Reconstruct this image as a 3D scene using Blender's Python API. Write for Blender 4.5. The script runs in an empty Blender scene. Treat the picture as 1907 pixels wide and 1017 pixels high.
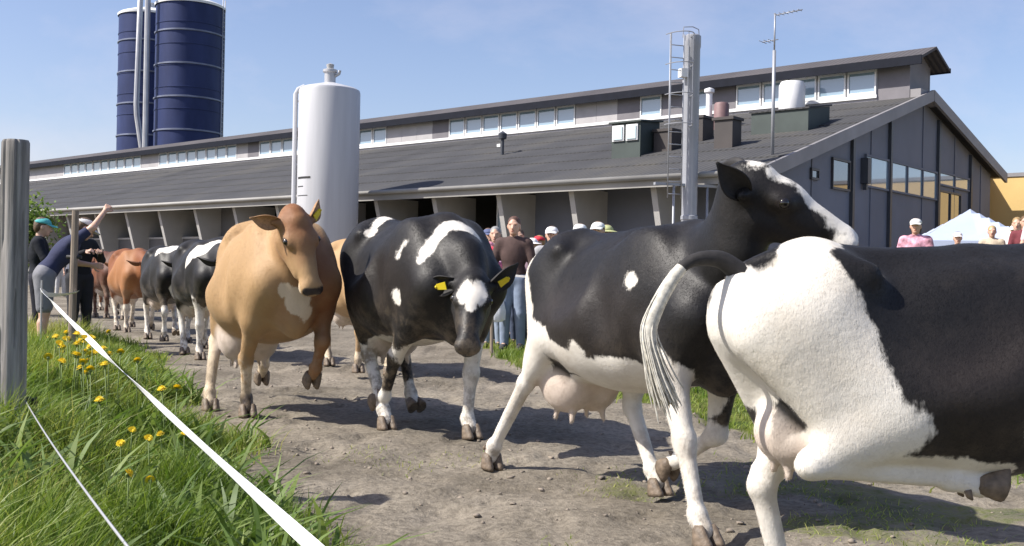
import bpy, bmesh, math, random
import numpy as np
from mathutils import Vector, Matrix, Euler

random.seed(7)
rng = np.random.default_rng(7)
scene = bpy.context.scene
COL = scene.collection
R = math.radians

# ------------------------------------------------------------------ camera
CAM_H = 1.08
cam_d = bpy.data.cameras.new('camera')
cam_d.sensor_width = 36.0
cam_d.lens = 36.0
cam_d.clip_start = 0.05
cam_d.clip_end = 3000.0
cam = bpy.data.objects.new('camera', cam_d)
COL.objects.link(cam)
cam.matrix_world = Matrix.Translation((0, 0, CAM_H)) @ Matrix.Rotation(R(90), 4, 'X') @ Matrix.Rotation(R(1.1), 4, 'Z')
scene.camera = cam

# ------------------------------------------------------------------ sky, sun, exposure
SUN_DIR = Vector((-0.970 * math.cos(R(45)), -0.242 * math.cos(R(45)), math.sin(R(45)))).normalized()
SUN_EL = math.asin(SUN_DIR.z)
SUN_ROT = math.atan2(SUN_DIR.x, SUN_DIR.y)
world = bpy.data.worlds.new('World')
scene.world = world
world.use_nodes = True
wn = world.node_tree.nodes
wl = world.node_tree.links
wn.clear()
w_out = wn.new('ShaderNodeOutputWorld')
w_bg = wn.new('ShaderNodeBackground')
w_sky = wn.new('ShaderNodeTexSky')
w_sky.sky_type = 'NISHITA'
w_sky.sun_disc = False
w_sky.sun_elevation = SUN_EL
w_sky.sun_rotation = SUN_ROT
w_sky.altitude = 50
w_sky.air_density = 1.0
w_sky.dust_density = 1.3
w_sky.ozone_density = 2.5
w_bg.inputs['Strength'].default_value = 0.108
# thin cirrus wisps, part of the sky itself (direction space)
w_tc = wn.new('ShaderNodeTexCoord')
w_map = wn.new('ShaderNodeMapping')
w_map.inputs['Rotation'].default_value = (0.2, 0.55, 0.9)
w_map.inputs['Scale'].default_value = (1.6, 5.5, 4.0)
w_no = wn.new('ShaderNodeTexNoise')
w_no.inputs['Scale'].default_value = 1.7
w_no.inputs['Detail'].default_value = 7
w_no.inputs['Roughness'].default_value = 0.62
w_ramp = wn.new('ShaderNodeValToRGB')
w_ramp.color_ramp.elements[0].position = 0.50
w_ramp.color_ramp.elements[0].color = (0, 0, 0, 1)
w_ramp.color_ramp.elements[1].position = 0.82
w_ramp.color_ramp.elements[1].color = (0.30, 0.30, 0.30, 1)
w_mix = wn.new('ShaderNodeMix')
w_mix.data_type = 'RGBA'
w_mix.inputs[7].default_value = (5.5, 5.6, 5.9, 1)
wl.new(w_tc.outputs['Generated'], w_map.inputs['Vector'])
wl.new(w_map.outputs[0], w_no.inputs['Vector'])
wl.new(w_no.outputs['Fac'], w_ramp.inputs['Fac'])
wl.new(w_ramp.outputs['Color'], w_mix.inputs[0])
wl.new(w_sky.outputs[0], w_mix.inputs[6])
w_tint = wn.new('ShaderNodeMix'); w_tint.data_type = 'RGBA'; w_tint.blend_type = 'MULTIPLY'; w_tint.inputs[0].default_value = 1.0
w_tint.inputs[7].default_value = (1.14, 1.03, 1.08, 1)
wl.new(w_mix.outputs[2], w_tint.inputs[6])
wl.new(w_tint.outputs[2], w_bg.inputs['Color'])
wl.new(w_bg.outputs[0], w_out.inputs['Surface'])

sun_d = bpy.data.lights.new('sun', 'SUN')
sun_d.energy = 5.0
sun_d.angle = R(0.53)
sun_d.color = (1.0, 0.95, 0.87)
sun = bpy.data.objects.new('sun', sun_d)
COL.objects.link(sun)
sun.rotation_euler = SUN_DIR.to_track_quat('Z', 'Y').to_euler()

scene.view_settings.view_transform = 'Standard'
scene.view_settings.look = 'None'
scene.view_settings.exposure = 0.55
scene.view_settings.gamma = 1.0
scene.view_settings.use_curve_mapping = False

# ------------------------------------------------------------------ helpers: objects
def tag(o, label=None, cat=None, group=None, kind=None):
    if label: o['label'] = label
    if cat: o['category'] = cat
    if group: o['group'] = group
    if kind: o['kind'] = kind
    return o

def empty(name, loc, rz=0.0, label=None, cat=None, group=None):
    o = bpy.data.objects.new(name, None)
    o.empty_display_size = 0.2
    COL.objects.link(o)
    o.location = loc
    o.rotation_euler = (0, 0, rz)
    return tag(o, label, cat, group)

def link_mesh(name, me, mat=None, parent=None):
    o = bpy.data.objects.new(name, me)
    COL.objects.link(o)
    if mat is not None and len(me.materials) == 0:
        for m in (mat if isinstance(mat, (list, tuple)) else [mat]):
            me.materials.append(m)
    if parent is not None:
        o.parent = parent
    return o

def np_mesh(name, V, F, smooth=True):
    """V (n,3); F (m,k) with constant k"""
    V = np.asarray(V, np.float32)
    F = np.asarray(F, np.int32)
    me = bpy.data.meshes.new(name)
    me.vertices.add(len(V))
    me.vertices.foreach_set('co', V.ravel())
    k = F.shape[1]
    me.loops.add(F.size)
    me.loops.foreach_set('vertex_index', F.ravel())
    me.polygons.add(len(F))
    me.polygons.foreach_set('loop_start', np.arange(0, F.size, k, dtype=np.int32))
    me.polygons.foreach_set('use_smooth', np.full(len(F), smooth, dtype=bool))
    me.update()
    me.validate()
    return me

def fattr(me, name, arr):
    a = me.attributes.new(name, 'FLOAT', 'POINT')
    a.data.foreach_set('value', np.asarray(arr, np.float32))

class MB:
    """collects boxes, tubes and lofts, builds ONE mesh"""
    def __init__(s):
        s.bm = bmesh.new()
    def hexa(s, pts, mi=0):
        vs = [s.bm.verts.new(p) for p in pts]
        for f in ((3, 2, 1, 0), (4, 5, 6, 7), (0, 1, 5, 4), (1, 2, 6, 5), (2, 3, 7, 6), (3, 0, 4, 7)):
            fc = s.bm.faces.new([vs[i] for i in f])
            fc.material_index = mi
        return vs
    def box(s, lo, hi, mi=0):
        (x0, y0, z0), (x1, y1, z1) = lo, hi
        return s.hexa([(x0, y0, z0), (x1, y0, z0), (x1, y1, z0), (x0, y1, z0),
                       (x0, y0, z1), (x1, y0, z1), (x1, y1, z1), (x0, y1, z1)], mi)
    def quad(s, pts, mi=0):
        f = s.bm.faces.new([s.bm.verts.new(p) for p in pts])
        f.material_index = mi
    def tube(s, pts, radii, seg=10, mi=0, caps=True, sq=None):
        pts = [Vector(p) for p in pts]
        if not isinstance(radii, (list, tuple)): radii = [radii] * len(pts)
        rings = []
        ref = None
        for i, p in enumerate(pts):
            t = (pts[min(i + 1, len(pts) - 1)] - pts[max(i - 1, 0)]).normalized()
            if ref is None:
                ref = Vector((0, 0, 1)) if abs(t.z) < 0.9 else Vector((1, 0, 0))
            n = (ref - t * ref.dot(t)).normalized()
            b = t.cross(n)
            ref = n
            r = radii[i]
            kx, ky = (1, 1) if sq is None else sq
            rings.append([s.bm.verts.new(p + n * (math.cos(2 * math.pi * k / seg) * r * kx) + b * (math.sin(2 * math.pi * k / seg) * r * ky)) for k in range(seg)])
        for a, b in zip(rings, rings[1:]):
            for k in range(seg):
                f = s.bm.faces.new((a[k], a[(k + 1) % seg], b[(k + 1) % seg], b[k]))
                f.smooth = True
                f.material_index = mi
        if caps:
            for rg, rev in ((rings[0], True), (rings[-1], False)):
                f = s.bm.faces.new(rg[::-1] if rev else rg)
                f.material_index = mi
    def lathe(s, prof, seg=24, c=(0, 0, 0), mi=0):
        rings = []
        for r, z in prof:
            if r < 1e-5:
                rings.append([s.bm.verts.new((c[0], c[1], c[2] + z))])
            else:
                rings.append([s.bm.verts.new((c[0] + r * math.cos(2 * math.pi * k / seg), c[1] + r * math.sin(2 * math.pi * k / seg), c[2] + z)) for k in range(seg)])
        for a, b in zip(rings, rings[1:]):
            if len(a) == 1 and len(b) == 1: continue
            for k in range(seg):
                k2 = (k + 1) % seg
                if len(a) == 1: f = s.bm.faces.new((a[0], b[k2], b[k]))
                elif len(b) == 1: f = s.bm.faces.new((a[k], a[k2], b[0]))
                else: f = s.bm.faces.new((a[k], a[k2], b[k2], b[k]))
                f.smooth = True
                f.material_index = mi
    def xform(s, M):
        bmesh.ops.transform(s.bm, matrix=M, verts=s.bm.verts)
        return s
    def build(s, name, mat=None, parent=None, bevel=0.0, smooth_angle=None):
        bmesh.ops.recalc_face_normals(s.bm, faces=s.bm.faces)
        if bevel > 0:
            bmesh.ops.bevel(s.bm, geom=[e for e in s.bm.edges if e.calc_face_angle(0) > 0.6], offset=bevel, segments=2, affect='EDGES', profile=0.6)
        for e in s.bm.edges:
            if len(e.link_faces) == 2 and e.calc_face_angle(0) > 0.6: e.smooth = False
        me = bpy.data.meshes.new(name)
        s.bm.to_mesh(me)
        s.bm.free()
        return link_mesh(name, me, mat, parent)

def copy_tree(o, parent=None):
    c = o.copy()
    COL.objects.link(c)
    if parent is not None:
        c.parent = parent
    for ch in list(o.children):
        copy_tree(ch, c)
    return c

# value noise on arrays, for terrain and scattering
_P = np.random.default_rng(3).random((256, 256))
def vnoise(x, y, s=1.0):
    x = np.asarray(x, float) * s + 1000.5
    y = np.asarray(y, float) * s + 1000.5
    xi = np.floor(x).astype(int); yi = np.floor(y).astype(int)
    fx = x - xi; fy = y - yi
    fx = fx * fx * (3 - 2 * fx); fy = fy * fy * (3 - 2 * fy)
    g = lambda a, b: _P[a % 256, b % 256]
    return (g(xi, yi) * (1 - fx) * (1 - fy) + g(xi + 1, yi) * fx * (1 - fy) + g(xi, yi + 1) * (1 - fx) * fy + g(xi + 1, yi + 1) * fx * fy)
def sstep(a, b, x):
    t = np.clip((np.asarray(x, float) - a) / (b - a), 0, 1)
    return t * t * (3 - 2 * t)

# ------------------------------------------------------------------ helpers: implicit bodies (smooth union meshed with surface nets)
def smin(a, b, k):
    h = np.clip(0.5 + 0.5 * (b - a) / k, 0, 1)
    return b + (a - b) * h - k * h * (1 - h)

def prim_d(p, X, Y, Z):
    t = p[0]
    if t == 'c':                       # round cone: a, b, ra, rb, lateral squash
        a = np.asarray(p[1], float); b = np.asarray(p[2], float)
        ra, rb = p[3], p[4]
        d = b - a
        L = max(float(d @ d), 1e-9)
        px, py, pz = X - a[0], Y - a[1], Z - a[2]
        tt = np.clip((px * d[0] + py * d[1] + pz * d[2]) / L, 0, 1)
        sy = p[5] if len(p) > 5 else 1.0
        qx, qy, qz = px - d[0] * tt, (py - d[1] * tt) / sy, pz - d[2] * tt
        return (np.sqrt(qx * qx + qy * qy + qz * qz) - (ra + (rb - ra) * tt)) * min(1.0, sy)
    if t == 'e':                       # ellipsoid: centre, radii, optional 3x3 (rows = axes)
        c = np.asarray(p[1], float); r = np.asarray(p[2], float)
        px, py, pz = X - c[0], Y - c[1], Z - c[2]
        if len(p) > 3 and p[3] is not None:
            M = np.asarray(p[3], float)
            px, py, pz = (M[0, 0] * px + M[0, 1] * py + M[0, 2] * pz, M[1, 0] * px + M[1, 1] * py + M[1, 2] * pz, M[2, 0] * px + M[2, 1] * py + M[2, 2] * pz)
        k0 = np.sqrt((px / r[0]) ** 2 + (py / r[1]) ** 2 + (pz / r[2]) ** 2)
        k1 = np.sqrt((px / r[0] ** 2) ** 2 + (py / r[1] ** 2) ** 2 + (pz / r[2] ** 2) ** 2) + 1e-9
        return np.where(k0 < 1e-6, -r.min(), k0 * (k0 - 1) / k1)

def prim_box(p):
    if p[0] == 'c':
        a = np.asarray(p[1], float); b = np.asarray(p[2], float)
        r = max(p[3], p[4]) * max(1.0, p[5] if len(p) > 5 else 1.0)
        return np.minimum(a, b) - r, np.maximum(a, b) + r
    c = np.asarray(p[1], float); r = np.asarray(p[2], float)
    if len(p) > 3 and p[3] is not None: r = np.full(3, r.max())
    return c - r, c + r

def sdf_mesh(name, prims, h, k=0.05):
    """prims: list of (prim, k or None). Naive surface nets."""
    lo = np.min([prim_box(p)[0] for p, _ in prims], axis=0) - 3 * h
    hi = np.max([prim_box(p)[1] for p, _ in prims], axis=0) + 3 * h
    n = np.ceil((hi - lo) / h).astype(int) + 1
    D = np.full(n, 0.5, np.float32)
    ax = [lo[i] + h * np.arange(n[i]) for i in range(3)]
    for p, kk in prims:
        kk = k if kk is None else kk
        a, b = prim_box(p)
        m = abs(kk) + 3 * h
        i0 = np.clip(((a - m - lo) / h).astype(int), 0, n - 1)
        i1 = np.clip(((b + m - lo) / h).astype(int) + 2, 1, n)
        sl = tuple(slice(i0[i], i1[i]) for i in range(3))
        X = ax[0][sl[0]][:, None, None]; Y = ax[1][sl[1]][None, :, None]; Z = ax[2][sl[2]][None, None, :]
        d = prim_d(p, X, Y, Z)
        D[sl] = smin(D[sl], d, kk) if kk >= 0 else -smin(-D[sl], d, -kk)
    return nets(name, D, lo, h)

def nets(name, D, lo, h):
    S = D < 0
    nx, ny, nz = D.shape
    cnt = np.zeros((nx - 1, ny - 1, nz - 1), np.int8)
    for dx in (0, 1):
        for dy in (0, 1):
            for dz in (0, 1):
                cnt += S[dx:nx - 1 + dx, dy:ny - 1 + dy, dz:nz - 1 + dz]
    act = (cnt > 0) & (cnt < 8)
    I = np.argwhere(act)
    idx = np.full(cnt.shape, -1, np.int32)
    idx[act] = np.arange(len(I))
    acc = np.zeros((len(I), 3)); w = np.zeros(len(I))
    cs = [(a, b, c) for a in (0, 1) for b in (0, 1) for c in (0, 1)]
    val = {c: D[I[:, 0] + c[0], I[:, 1] + c[1], I[:, 2] + c[2]] for c in cs}
    for c in cs:
        for axis in range(3):
            if c[axis] == 0:
                e = list(c); e[axis] = 1; e = tuple(e)
                v0, v1 = val[c], val[e]
                cr = (v0 < 0) != (v1 < 0)
                t = np.where(cr, v0 / (v0 - v1 + 1e-12), 0)
                pos = np.array(c, float)[None, :].repeat(len(I), 0)
                pos[:, axis] += t
                acc[cr] += pos[cr]; w[cr] += 1
    V = lo + h * (I + acc / w[:, None])
    quads = []
    for axis in range(3):
        a1, a2 = (axis + 1) % 3, (axis + 2) % 3
        sl0 = [slice(1, -1)] * 3; sl1 = [slice(1, -1)] * 3
        sl0[axis] = slice(0, -1); sl1[axis] = slice(1, None)
        s0 = S[tuple(sl0)]; s1 = S[tuple(sl1)]
        E = np.argwhere(s0 != s1)
        flip = s0[tuple(E.T)]
        base = E.copy()
        base[:, a1] += 1; base[:, a2] += 1        # grid vertex index
        def cell(o1, o2):
            q = base.copy(); q[:, a1] += o1; q[:, a2] += o2
            return idx[q[:, 0], q[:, 1], q[:, 2]]
        q = np.stack([cell(-1, -1), cell(0, -1), cell(0, 0), cell(-1, 0)], 1)
        q[~flip] = q[~flip][:, ::-1]
        quads.append(q)
    Q = np.concatenate(quads)
    Q = Q[(Q >= 0).all(1)]
    return np_mesh(name, V, Q), V

# ------------------------------------------------------------------ helpers: materials
def mat_new(name):
    m = bpy.data.materials.new(name)
    m.use_nodes = True
    nt = m.node_tree
    b = nt.nodes['Principled BSDF']
    return m, nt, b

def sock(nt, x):
    return x

def simple(name, col, rough=0.6, metal=0.0, var=0.12, scale=6.0, bump=0.0, bscale=40.0, spec=0.5, coords='Object', detail=4, stretch=(1, 1, 1)):
    m, nt, b = mat_new(name)
    N, L = nt.nodes, nt.links
    tc = N.new('ShaderNodeTexCoord')
    mp = N.new('ShaderNodeMapping'); mp.inputs['Scale'].default_value = stretch
    L.new(tc.outputs[coords], mp.inputs['Vector'])
    no = N.new('ShaderNodeTexNoise'); no.inputs['Scale'].default_value = scale; no.inputs['Detail'].default_value = detail
    L.new(mp.outputs[0], no.inputs['Vector'])
    rp = N.new('ShaderNodeValToRGB')
    rp.color_ramp.elements[0].position = 0.3; rp.color_ramp.elements[1].position = 0.7
    rp.color_ramp.elements[0].color = tuple(c * (1 - var) for c in col) + (1,)
    rp.color_ramp.elements[1].color = tuple(min(1, c * (1 + var)) for c in col) + (1,)
    L.new(no.outputs['Fac'], rp.inputs['Fac'])
    L.new(rp.outputs['Color'], b.inputs['Base Color'])
    b.inputs['Roughness'].default_value = rough
    b.inputs['Metallic'].default_value = metal
    b.inputs['Specular IOR Level'].default_value = spec
    if bump > 0:
        n2 = N.new('ShaderNodeTexNoise'); n2.inputs['Scale'].default_value = bscale; n2.inputs['Detail'].default_value = 5
        L.new(mp.outputs[0], n2.inputs['Vector'])
        bp = N.new('ShaderNodeBump'); bp.inputs['Strength'].default_value = bump; bp.inputs['Distance'].default_value = 0.02
        L.new(n2.outputs['Fac'], bp.inputs['Height'])
        L.new(bp.outputs['Normal'], b.inputs['Normal'])
    return m
# ================================================================== MATERIALS
M = {}
M['conc_light'] = simple('pale_concrete', (0.40, 0.39, 0.375), 0.8, var=0.12, scale=1.2, bump=0.2)
M['conc_grey'] = simple('grey_panel', (0.14, 0.137, 0.14), 0.8, var=0.15, scale=0.8, bump=0.2)
M['wall_grey'] = simple('grey_board_wall', (0.150, 0.162, 0.200), 0.75, var=0.10, scale=0.7, bump=0.15)
M['lantern_pale'] = simple('pale_painted_board', (0.40, 0.385, 0.39), 0.6, var=0.07, scale=2)
M['lantern_grey'] = simple('grey_painted_board', (0.17, 0.16, 0.175), 0.6, var=0.1, scale=2)
M['white_frame'] = simple('white_paint', (0.80, 0.80, 0.80), 0.5, var=0.04, scale=5)
M['dark_trim'] = simple('dark_blue_trim', (0.010, 0.012, 0.02), 0.7, var=0.15, scale=3, spec=0.15)
M['fascia'] = simple('pale_fascia', (0.30, 0.29, 0.27), 0.6, var=0.15, scale=1.0)
M['verge'] = simple('grey_verge', (0.24, 0.23, 0.235), 0.6, var=0.15, scale=1.0)
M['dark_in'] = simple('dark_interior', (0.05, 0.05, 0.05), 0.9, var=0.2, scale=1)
M['post_dark'] = simple('dark_steel', (0.05, 0.055, 0.065), 0.5, var=0.1, scale=3)
M['steel'] = simple('galvanised_steel', (0.46, 0.46, 0.47), 0.42, metal=0.35, var=0.10, scale=1.5)
M['steel_pole'] = simple('grey_steel_flue', (0.33, 0.34, 0.37), 0.45, metal=0.25, var=0.10, scale=1.5)
M['tank_white'] = simple('white_glass_fibre', (0.51, 0.515, 0.54), 0.42, var=0.06, scale=1.6, stretch=(3, 3, 0.25), bump=0.06, bscale=5)
M['black'] = simple('black_print', (0.02, 0.02, 0.02), 0.6, var=0.05)
M['green_box'] = simple('dark_green_cladding', (0.045, 0.06, 0.055), 0.6, var=0.15, scale=2)
M['brown_box'] = simple('dark_brown_cladding', (0.05, 0.042, 0.04), 0.6, var=0.15, scale=2)
M['yellow_wall'] = simple('ochre_render', (0.60, 0.42, 0.17), 0.85, var=0.06, scale=0.8, bump=0.15)
M['tent'] = simple('pale_canvas', (0.42, 0.48, 0.62), 0.7, var=0.04, scale=2)
M['wood'] = None

def glass(name, col, rough=0.06):
    m, nt, b = mat_new(name)
    b.inputs['Base Color'].default_value = col + (1,)
    b.inputs['Roughness'].default_value = rough
    b.inputs['Specular IOR Level'].default_value = 0.9
    b.inputs['Coat Weight'].default_value = 1.0
    b.inputs['Coat Roughness'].default_value = 0.03
    return m
M['glass'] = glass('window_glass', (0.26, 0.36, 0.44))
M['glass_dark'] = glass('dark_window_glass', (0.06, 0.075, 0.09), 0.03)
M['glass_green'] = glass('pale_green_glass', (0.50, 0.62, 0.62), 0.1)

def roof_mat(name, base, tint):
    m, nt, b = mat_new(name)
    N, L = nt.nodes, nt.links
    tc = N.new('ShaderNodeTexCoord')
    n1 = N.new('ShaderNodeTexNoise'); n1.inputs['Scale'].default_value = 0.35; n1.inputs['Detail'].default_value = 6; n1.inputs['Roughness'].default_value = 0.65
    mp = N.new('ShaderNodeMapping'); mp.inputs['Scale'].default_value = (1.0, 0.45, 1.0)
    L.new(tc.outputs['Object'], mp.inputs['Vector']); L.new(mp.outputs[0], n1.inputs['Vector'])
    rp = N.new('ShaderNodeValToRGB')
    e = rp.color_ramp.elements
    e[0].position = 0.32; e[0].color = tuple(c * 0.72 for c in base) + (1,)
    e[1].position = 0.72; e[1].color = tuple(tint) + (1,)
    x = e.new(0.52); x.color = tuple(base) + (1,)
    L.new(n1.outputs['Fac'], rp.inputs['Fac'])
    wv = N.new('ShaderNodeTexWave'); wv.wave_type = 'BANDS'; wv.bands_direction = 'X'; wv.inputs['Scale'].default_value = 1.75; wv.inputs['Distortion'].default_value = 0.0
    L.new(tc.outputs['Object'], wv.inputs['Vector'])
    mx = N.new('ShaderNodeMix'); mx.data_type = 'RGBA'; mx.blend_type = 'MULTIPLY'; mx.inputs[0].default_value = 0.16
    L.new(rp.outputs['Color'], mx.inputs[6]); L.new(wv.outputs['Color'], mx.inputs[7])
    L.new(mx.outputs[2], b.inputs['Base Color'])
    bp = N.new('ShaderNodeBump'); bp.inputs['Strength'].default_value = 0.5; bp.inputs['Distance'].default_value = 0.04
    L.new(wv.outputs['Fac'], bp.inputs['Height']); L.new(bp.outputs['Normal'], b.inputs['Normal'])
    b.inputs['Roughness'].default_value = 0.8
    b.inputs['Specular IOR Level'].default_value = 0.3
    return m
M['roof'] = roof_mat('fibre_cement_roof', (0.066, 0.066, 0.069), (0.095, 0.09, 0.080))
M['roof_top'] = roof_mat('ridge_roof_sheet', (0.095, 0.088, 0.092), (0.12, 0.11, 0.11))

def wood_mat(name, base, dark):
    m, nt, b = mat_new(name)
    N, L = nt.nodes, nt.links
    tc = N.new('ShaderNodeTexCoord'); mp = N.new('ShaderNodeMapping'); mp.inputs['Scale'].default_value = (14, 14, 0.9)
    n = N.new('ShaderNodeTexNoise'); n.inputs['Scale'].default_value = 2.0; n.inputs['Detail'].default_value = 8; n.inputs['Roughness'].default_value = 0.6
    L.new(tc.outputs['Object'], mp.inputs['Vector']); L.new(mp.outputs[0], n.inputs['Vector'])
    rp = N.new('ShaderNodeValToRGB'); e = rp.color_ramp.elements
    e[0].position = 0.30; e[0].color = dark + (1,)
    e[1].position = 0.62; e[1].color = base + (1,)
    L.new(n.outputs['Fac'], rp.inputs['Fac'])
    n2 = N.new('ShaderNodeTexNoise'); n2.inputs['Scale'].default_value = 5.0; n2.inputs['Detail'].default_value = 4
    L.new(tc.outputs['Object'], n2.inputs['Vector'])
    mx = N.new('ShaderNodeMix'); mx.data_type = 'RGBA'; mx.blend_type = 'MULTIPLY'; mx.inputs[0].default_value = 0.45
    L.new(rp.outputs['Color'], mx.inputs[6]); L.new(n2.outputs['Color'], mx.inputs[7])
    L.new(rp.outputs['Color'], b.inputs['Base Color'])
    bp = N.new('ShaderNodeBump'); bp.inputs['Strength'].default_value = 0.6; bp.inputs['Distance'].default_value = 0.01
    L.new(n.outputs['Fac'], bp.inputs['Height']); L.new(bp.outputs['Normal'], b.inputs['Normal'])
    b.inputs['Roughness'].default_value = 0.85
    b.inputs['Specular IOR Level'].default_value = 0.2
    return m
M['wood'] = wood_mat('weathered_wood', (0.36, 0.34, 0.325), (0.11, 0.10, 0.09))
M['wood_brown'] = wood_mat('brown_stake_wood', (0.33, 0.27, 0.22), (0.16, 0.13, 0.10))

# ================================================================== GROUND
def edge_x(y):            # edge of the left grass verge
    y = np.asarray(y, float)
    return -0.92 - 0.44 * (y - 4.13) + (vnoise(y, y * 0 + 3.3, 0.9) - 0.5) * 0.55 + (vnoise(y, y * 0 + 9.1, 3.0) - 0.5) * 0.2
def left_mask(x, y):
    d = edge_x(y) - x
    fade = 1 - sstep(11.5, 14.5, np.asarray(y, float) + 0.2 * np.asarray(x, float))
    return sstep(-0.18, 0.30, d) * fade
def right_mask(x, y):
    x = np.asarray(x, float); y = np.asarray(y, float)
    xe = 0.30 - 0.30 * (y - 10.4)
    w = (vnoise(x, y, 0.8) - 0.5) * 0.9 + (vnoise(x + 7, y + 3, 2.7) - 0.5) * 0.35
    a = sstep(0.0, 0.5, x - xe + w) * (1 - sstep(16.5, 18.5, y + w)) * sstep(5.3, 6.2, y + 0.25 * w + 0.0 * x)
    return a
def patch_mask(x, y):     # thin tufts on the trodden dirt
    n = vnoise(x, y, 0.75) * 0.6 + vnoise(x, y, 2.6) * 0.4
    near = 1 - sstep(5.2, 6.5, np.asarray(y, float))
    return sstep(0.56, 0.72, n) * 0.60 * near * sstep(-0.9, 0.2, np.asarray(x, float) - edge_x(y) - 0.5)
def ground_z(x, y):
    x = np.asarray(x, float); y = np.asarray(y, float)
    d = edge_x(y) - x
    z = 0.30 * sstep(0.05, 1.7, d) * (1 - sstep(7.0, 11.0, y))
    z = z + 0.62 * sstep(3.2, 6.8, x) * sstep(9.0, 12.5, y) * (1 - sstep(18, 24, y))
    path = 1 - np.clip(left_mask(x, y), 0, 1)
    near = 1 - sstep(12, 30, y)
    z = z + 0.62 * path * near * ((vnoise(x, y, 1.7) - 0.5) * 0.06 + (vnoise(x, y, 4.6) - 0.5) * 0.040 - 0.035 * sstep(0.62, 0.80, vnoise(x + 5, y * 0.9, 7.0)) + (vnoise(x, y, 12.0) - 0.5) * 0.024 + (vnoise(x, y, 27.0) - 0.5) * 0.009)
    return z

def axis_pts(lo, hi, fine_lo, fine_hi, step, grow=1.12):
    a = list(np.arange(fine_lo, fine_hi, step))
    s = step; v = fine_hi
    while v < hi:
        a.append(v); s *= grow; v += s
    a.append(hi)
    s = step; v = fine_lo
    while v > lo:
        s *= grow; v -= s
        a.insert(0, max(v, lo))
    return np.array(a)
gx = axis_pts(-900, 900, -4.0, 3.2, 0.035)
gy = axis_pts(-60, 1500, 2.2, 9.0, 0.035)
GX, GY = np.meshgrid(gx, gy)
GZ = ground_z(GX, GY)
nxg, nyg = len(gx), len(gy)
gi = np.arange(nxg * nyg).reshape(nyg, nxg)
GF = np.stack([gi[:-1, :-1].ravel(), gi[:-1, 1:].ravel(), gi[1:, 1:].ravel(), gi[1:, :-1].ravel()], 1)
gme = np_mesh('ground', np.stack([GX.ravel(), GY.ravel(), GZ.ravel()], 1), GF)
gmask = np.maximum(np.maximum(left_mask(GX, GY), right_mask(GX, GY)), patch_mask(GX, GY) * 0.8)
gmask = np.maximum(gmask, sstep(60, 90, np.hypot(GX, GY)))
fattr(gme, 'grass', gmask.ravel())
def ground_mat():
    m, nt, b = mat_new('trodden_dirt_and_turf')
    N, L = nt.nodes, nt.links
    tc = N.new('ShaderNodeTexCoord')
    n1 = N.new('ShaderNodeTexNoise'); n1.inputs['Scale'].default_value = 0.8; n1.inputs['Detail'].default_value = 8; n1.inputs['Roughness'].default_value = 0.6
    L.new(tc.outputs['Object'], n1.inputs['Vector'])
    r1 = N.new('ShaderNodeValToRGB'); e = r1.color_ramp.elements
    e[0].position = 0.33; e[0].color = (0.150, 0.132, 0.104, 1)
    e[1].position = 0.68; e[1].color = (0.325, 0.290, 0.237, 1)
    L.new(n1.outputs['Fac'], r1.inputs['Fac'])
    n2 = N.new('ShaderNodeTexNoise'); n2.inputs['Scale'].default_value = 26; n2.inputs['Detail'].default_value = 6; n2.inputs['Roughness'].default_value = 0.7
    L.new(tc.outputs['Object'], n2.inputs['Vector'])
    r2 = N.new('ShaderNodeValToRGB'); e = r2.color_ramp.elements
    e[0].position = 0.34; e[0].color = (0.48, 0.46, 0.44, 1)
    e[1].position = 0.60; e[1].color = (1.10, 1.08, 1.06, 1)
    L.new(n2.outputs['Fac'], r2.inputs['Fac'])
    mx = N.new('ShaderNodeMix'); mx.data_type = 'RGBA'; mx.blend_type = 'MULTIPLY'; mx.inputs[0].default_value = 0.8
    L.new(r1.outputs['Color'], mx.inputs[6]); L.new(r2.outputs['Color'], mx.inputs[7])
    # turf base colour
    n3 = N.new('ShaderNodeTexNoise'); n3.inputs['Scale'].default_value = 3.5; n3.inputs['Detail'].default_value = 6
    L.new(tc.outputs['Object'], n3.inputs['Vector'])
    r3 = N.new('ShaderNodeValToRGB'); e = r3.color_ramp.elements
    e[0].position = 0.35; e[0].color = (0.05, 0.075, 0.015, 1)
    e[1].position = 0.70; e[1].color = (0.17, 0.18, 0.05, 1)
    L.new(n3.outputs['Fac'], r3.inputs['Fac'])
    at = N.new('ShaderNodeAttribute'); at.attribute_name = 'grass'
    ad = N.new('ShaderNodeMath'); ad.operation = 'MULTIPLY_ADD'; ad.inputs[1].default_value = 0.7; 
    L.new(n2.outputs['Fac'], ad.inputs[0]); L.new(at.outputs['Fac'], ad.inputs[2])
    st = N.new('ShaderNodeMapRange'); st.interpolation_type = 'SMOOTHSTEP'
    st.inputs['From Min'].default_value = 0.66; st.inputs['From Max'].default_value = 0.98
    L.new(ad.outputs[0], st.inputs['Value'])
    m2 = N.new('ShaderNodeMix'); m2.data_type = 'RGBA'
    L.new(st.outputs['Result'], m2.inputs[0]); L.new(mx.outputs[2], m2.inputs[6]); L.new(r3.outputs['Color'], m2.inputs[7])
    L.new(m2.outputs[2], b.inputs['Base Color'])
    b.inputs['Roughness'].default_value = 0.95
    b.inputs['Specular IOR Level'].default_value = 0.15
    bp = N.new('ShaderNodeBump'); bp.inputs['Strength'].default_value = 0.7; bp.inputs['Distance'].default_value = 0.03
    L.new(n2.outputs['Fac'], bp.inputs['Height']); L.new(bp.outputs['Normal'], b.inputs['Normal'])
    return m
ground = link_mesh('ground', gme, ground_mat())
tag(ground, kind='structure')

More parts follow.
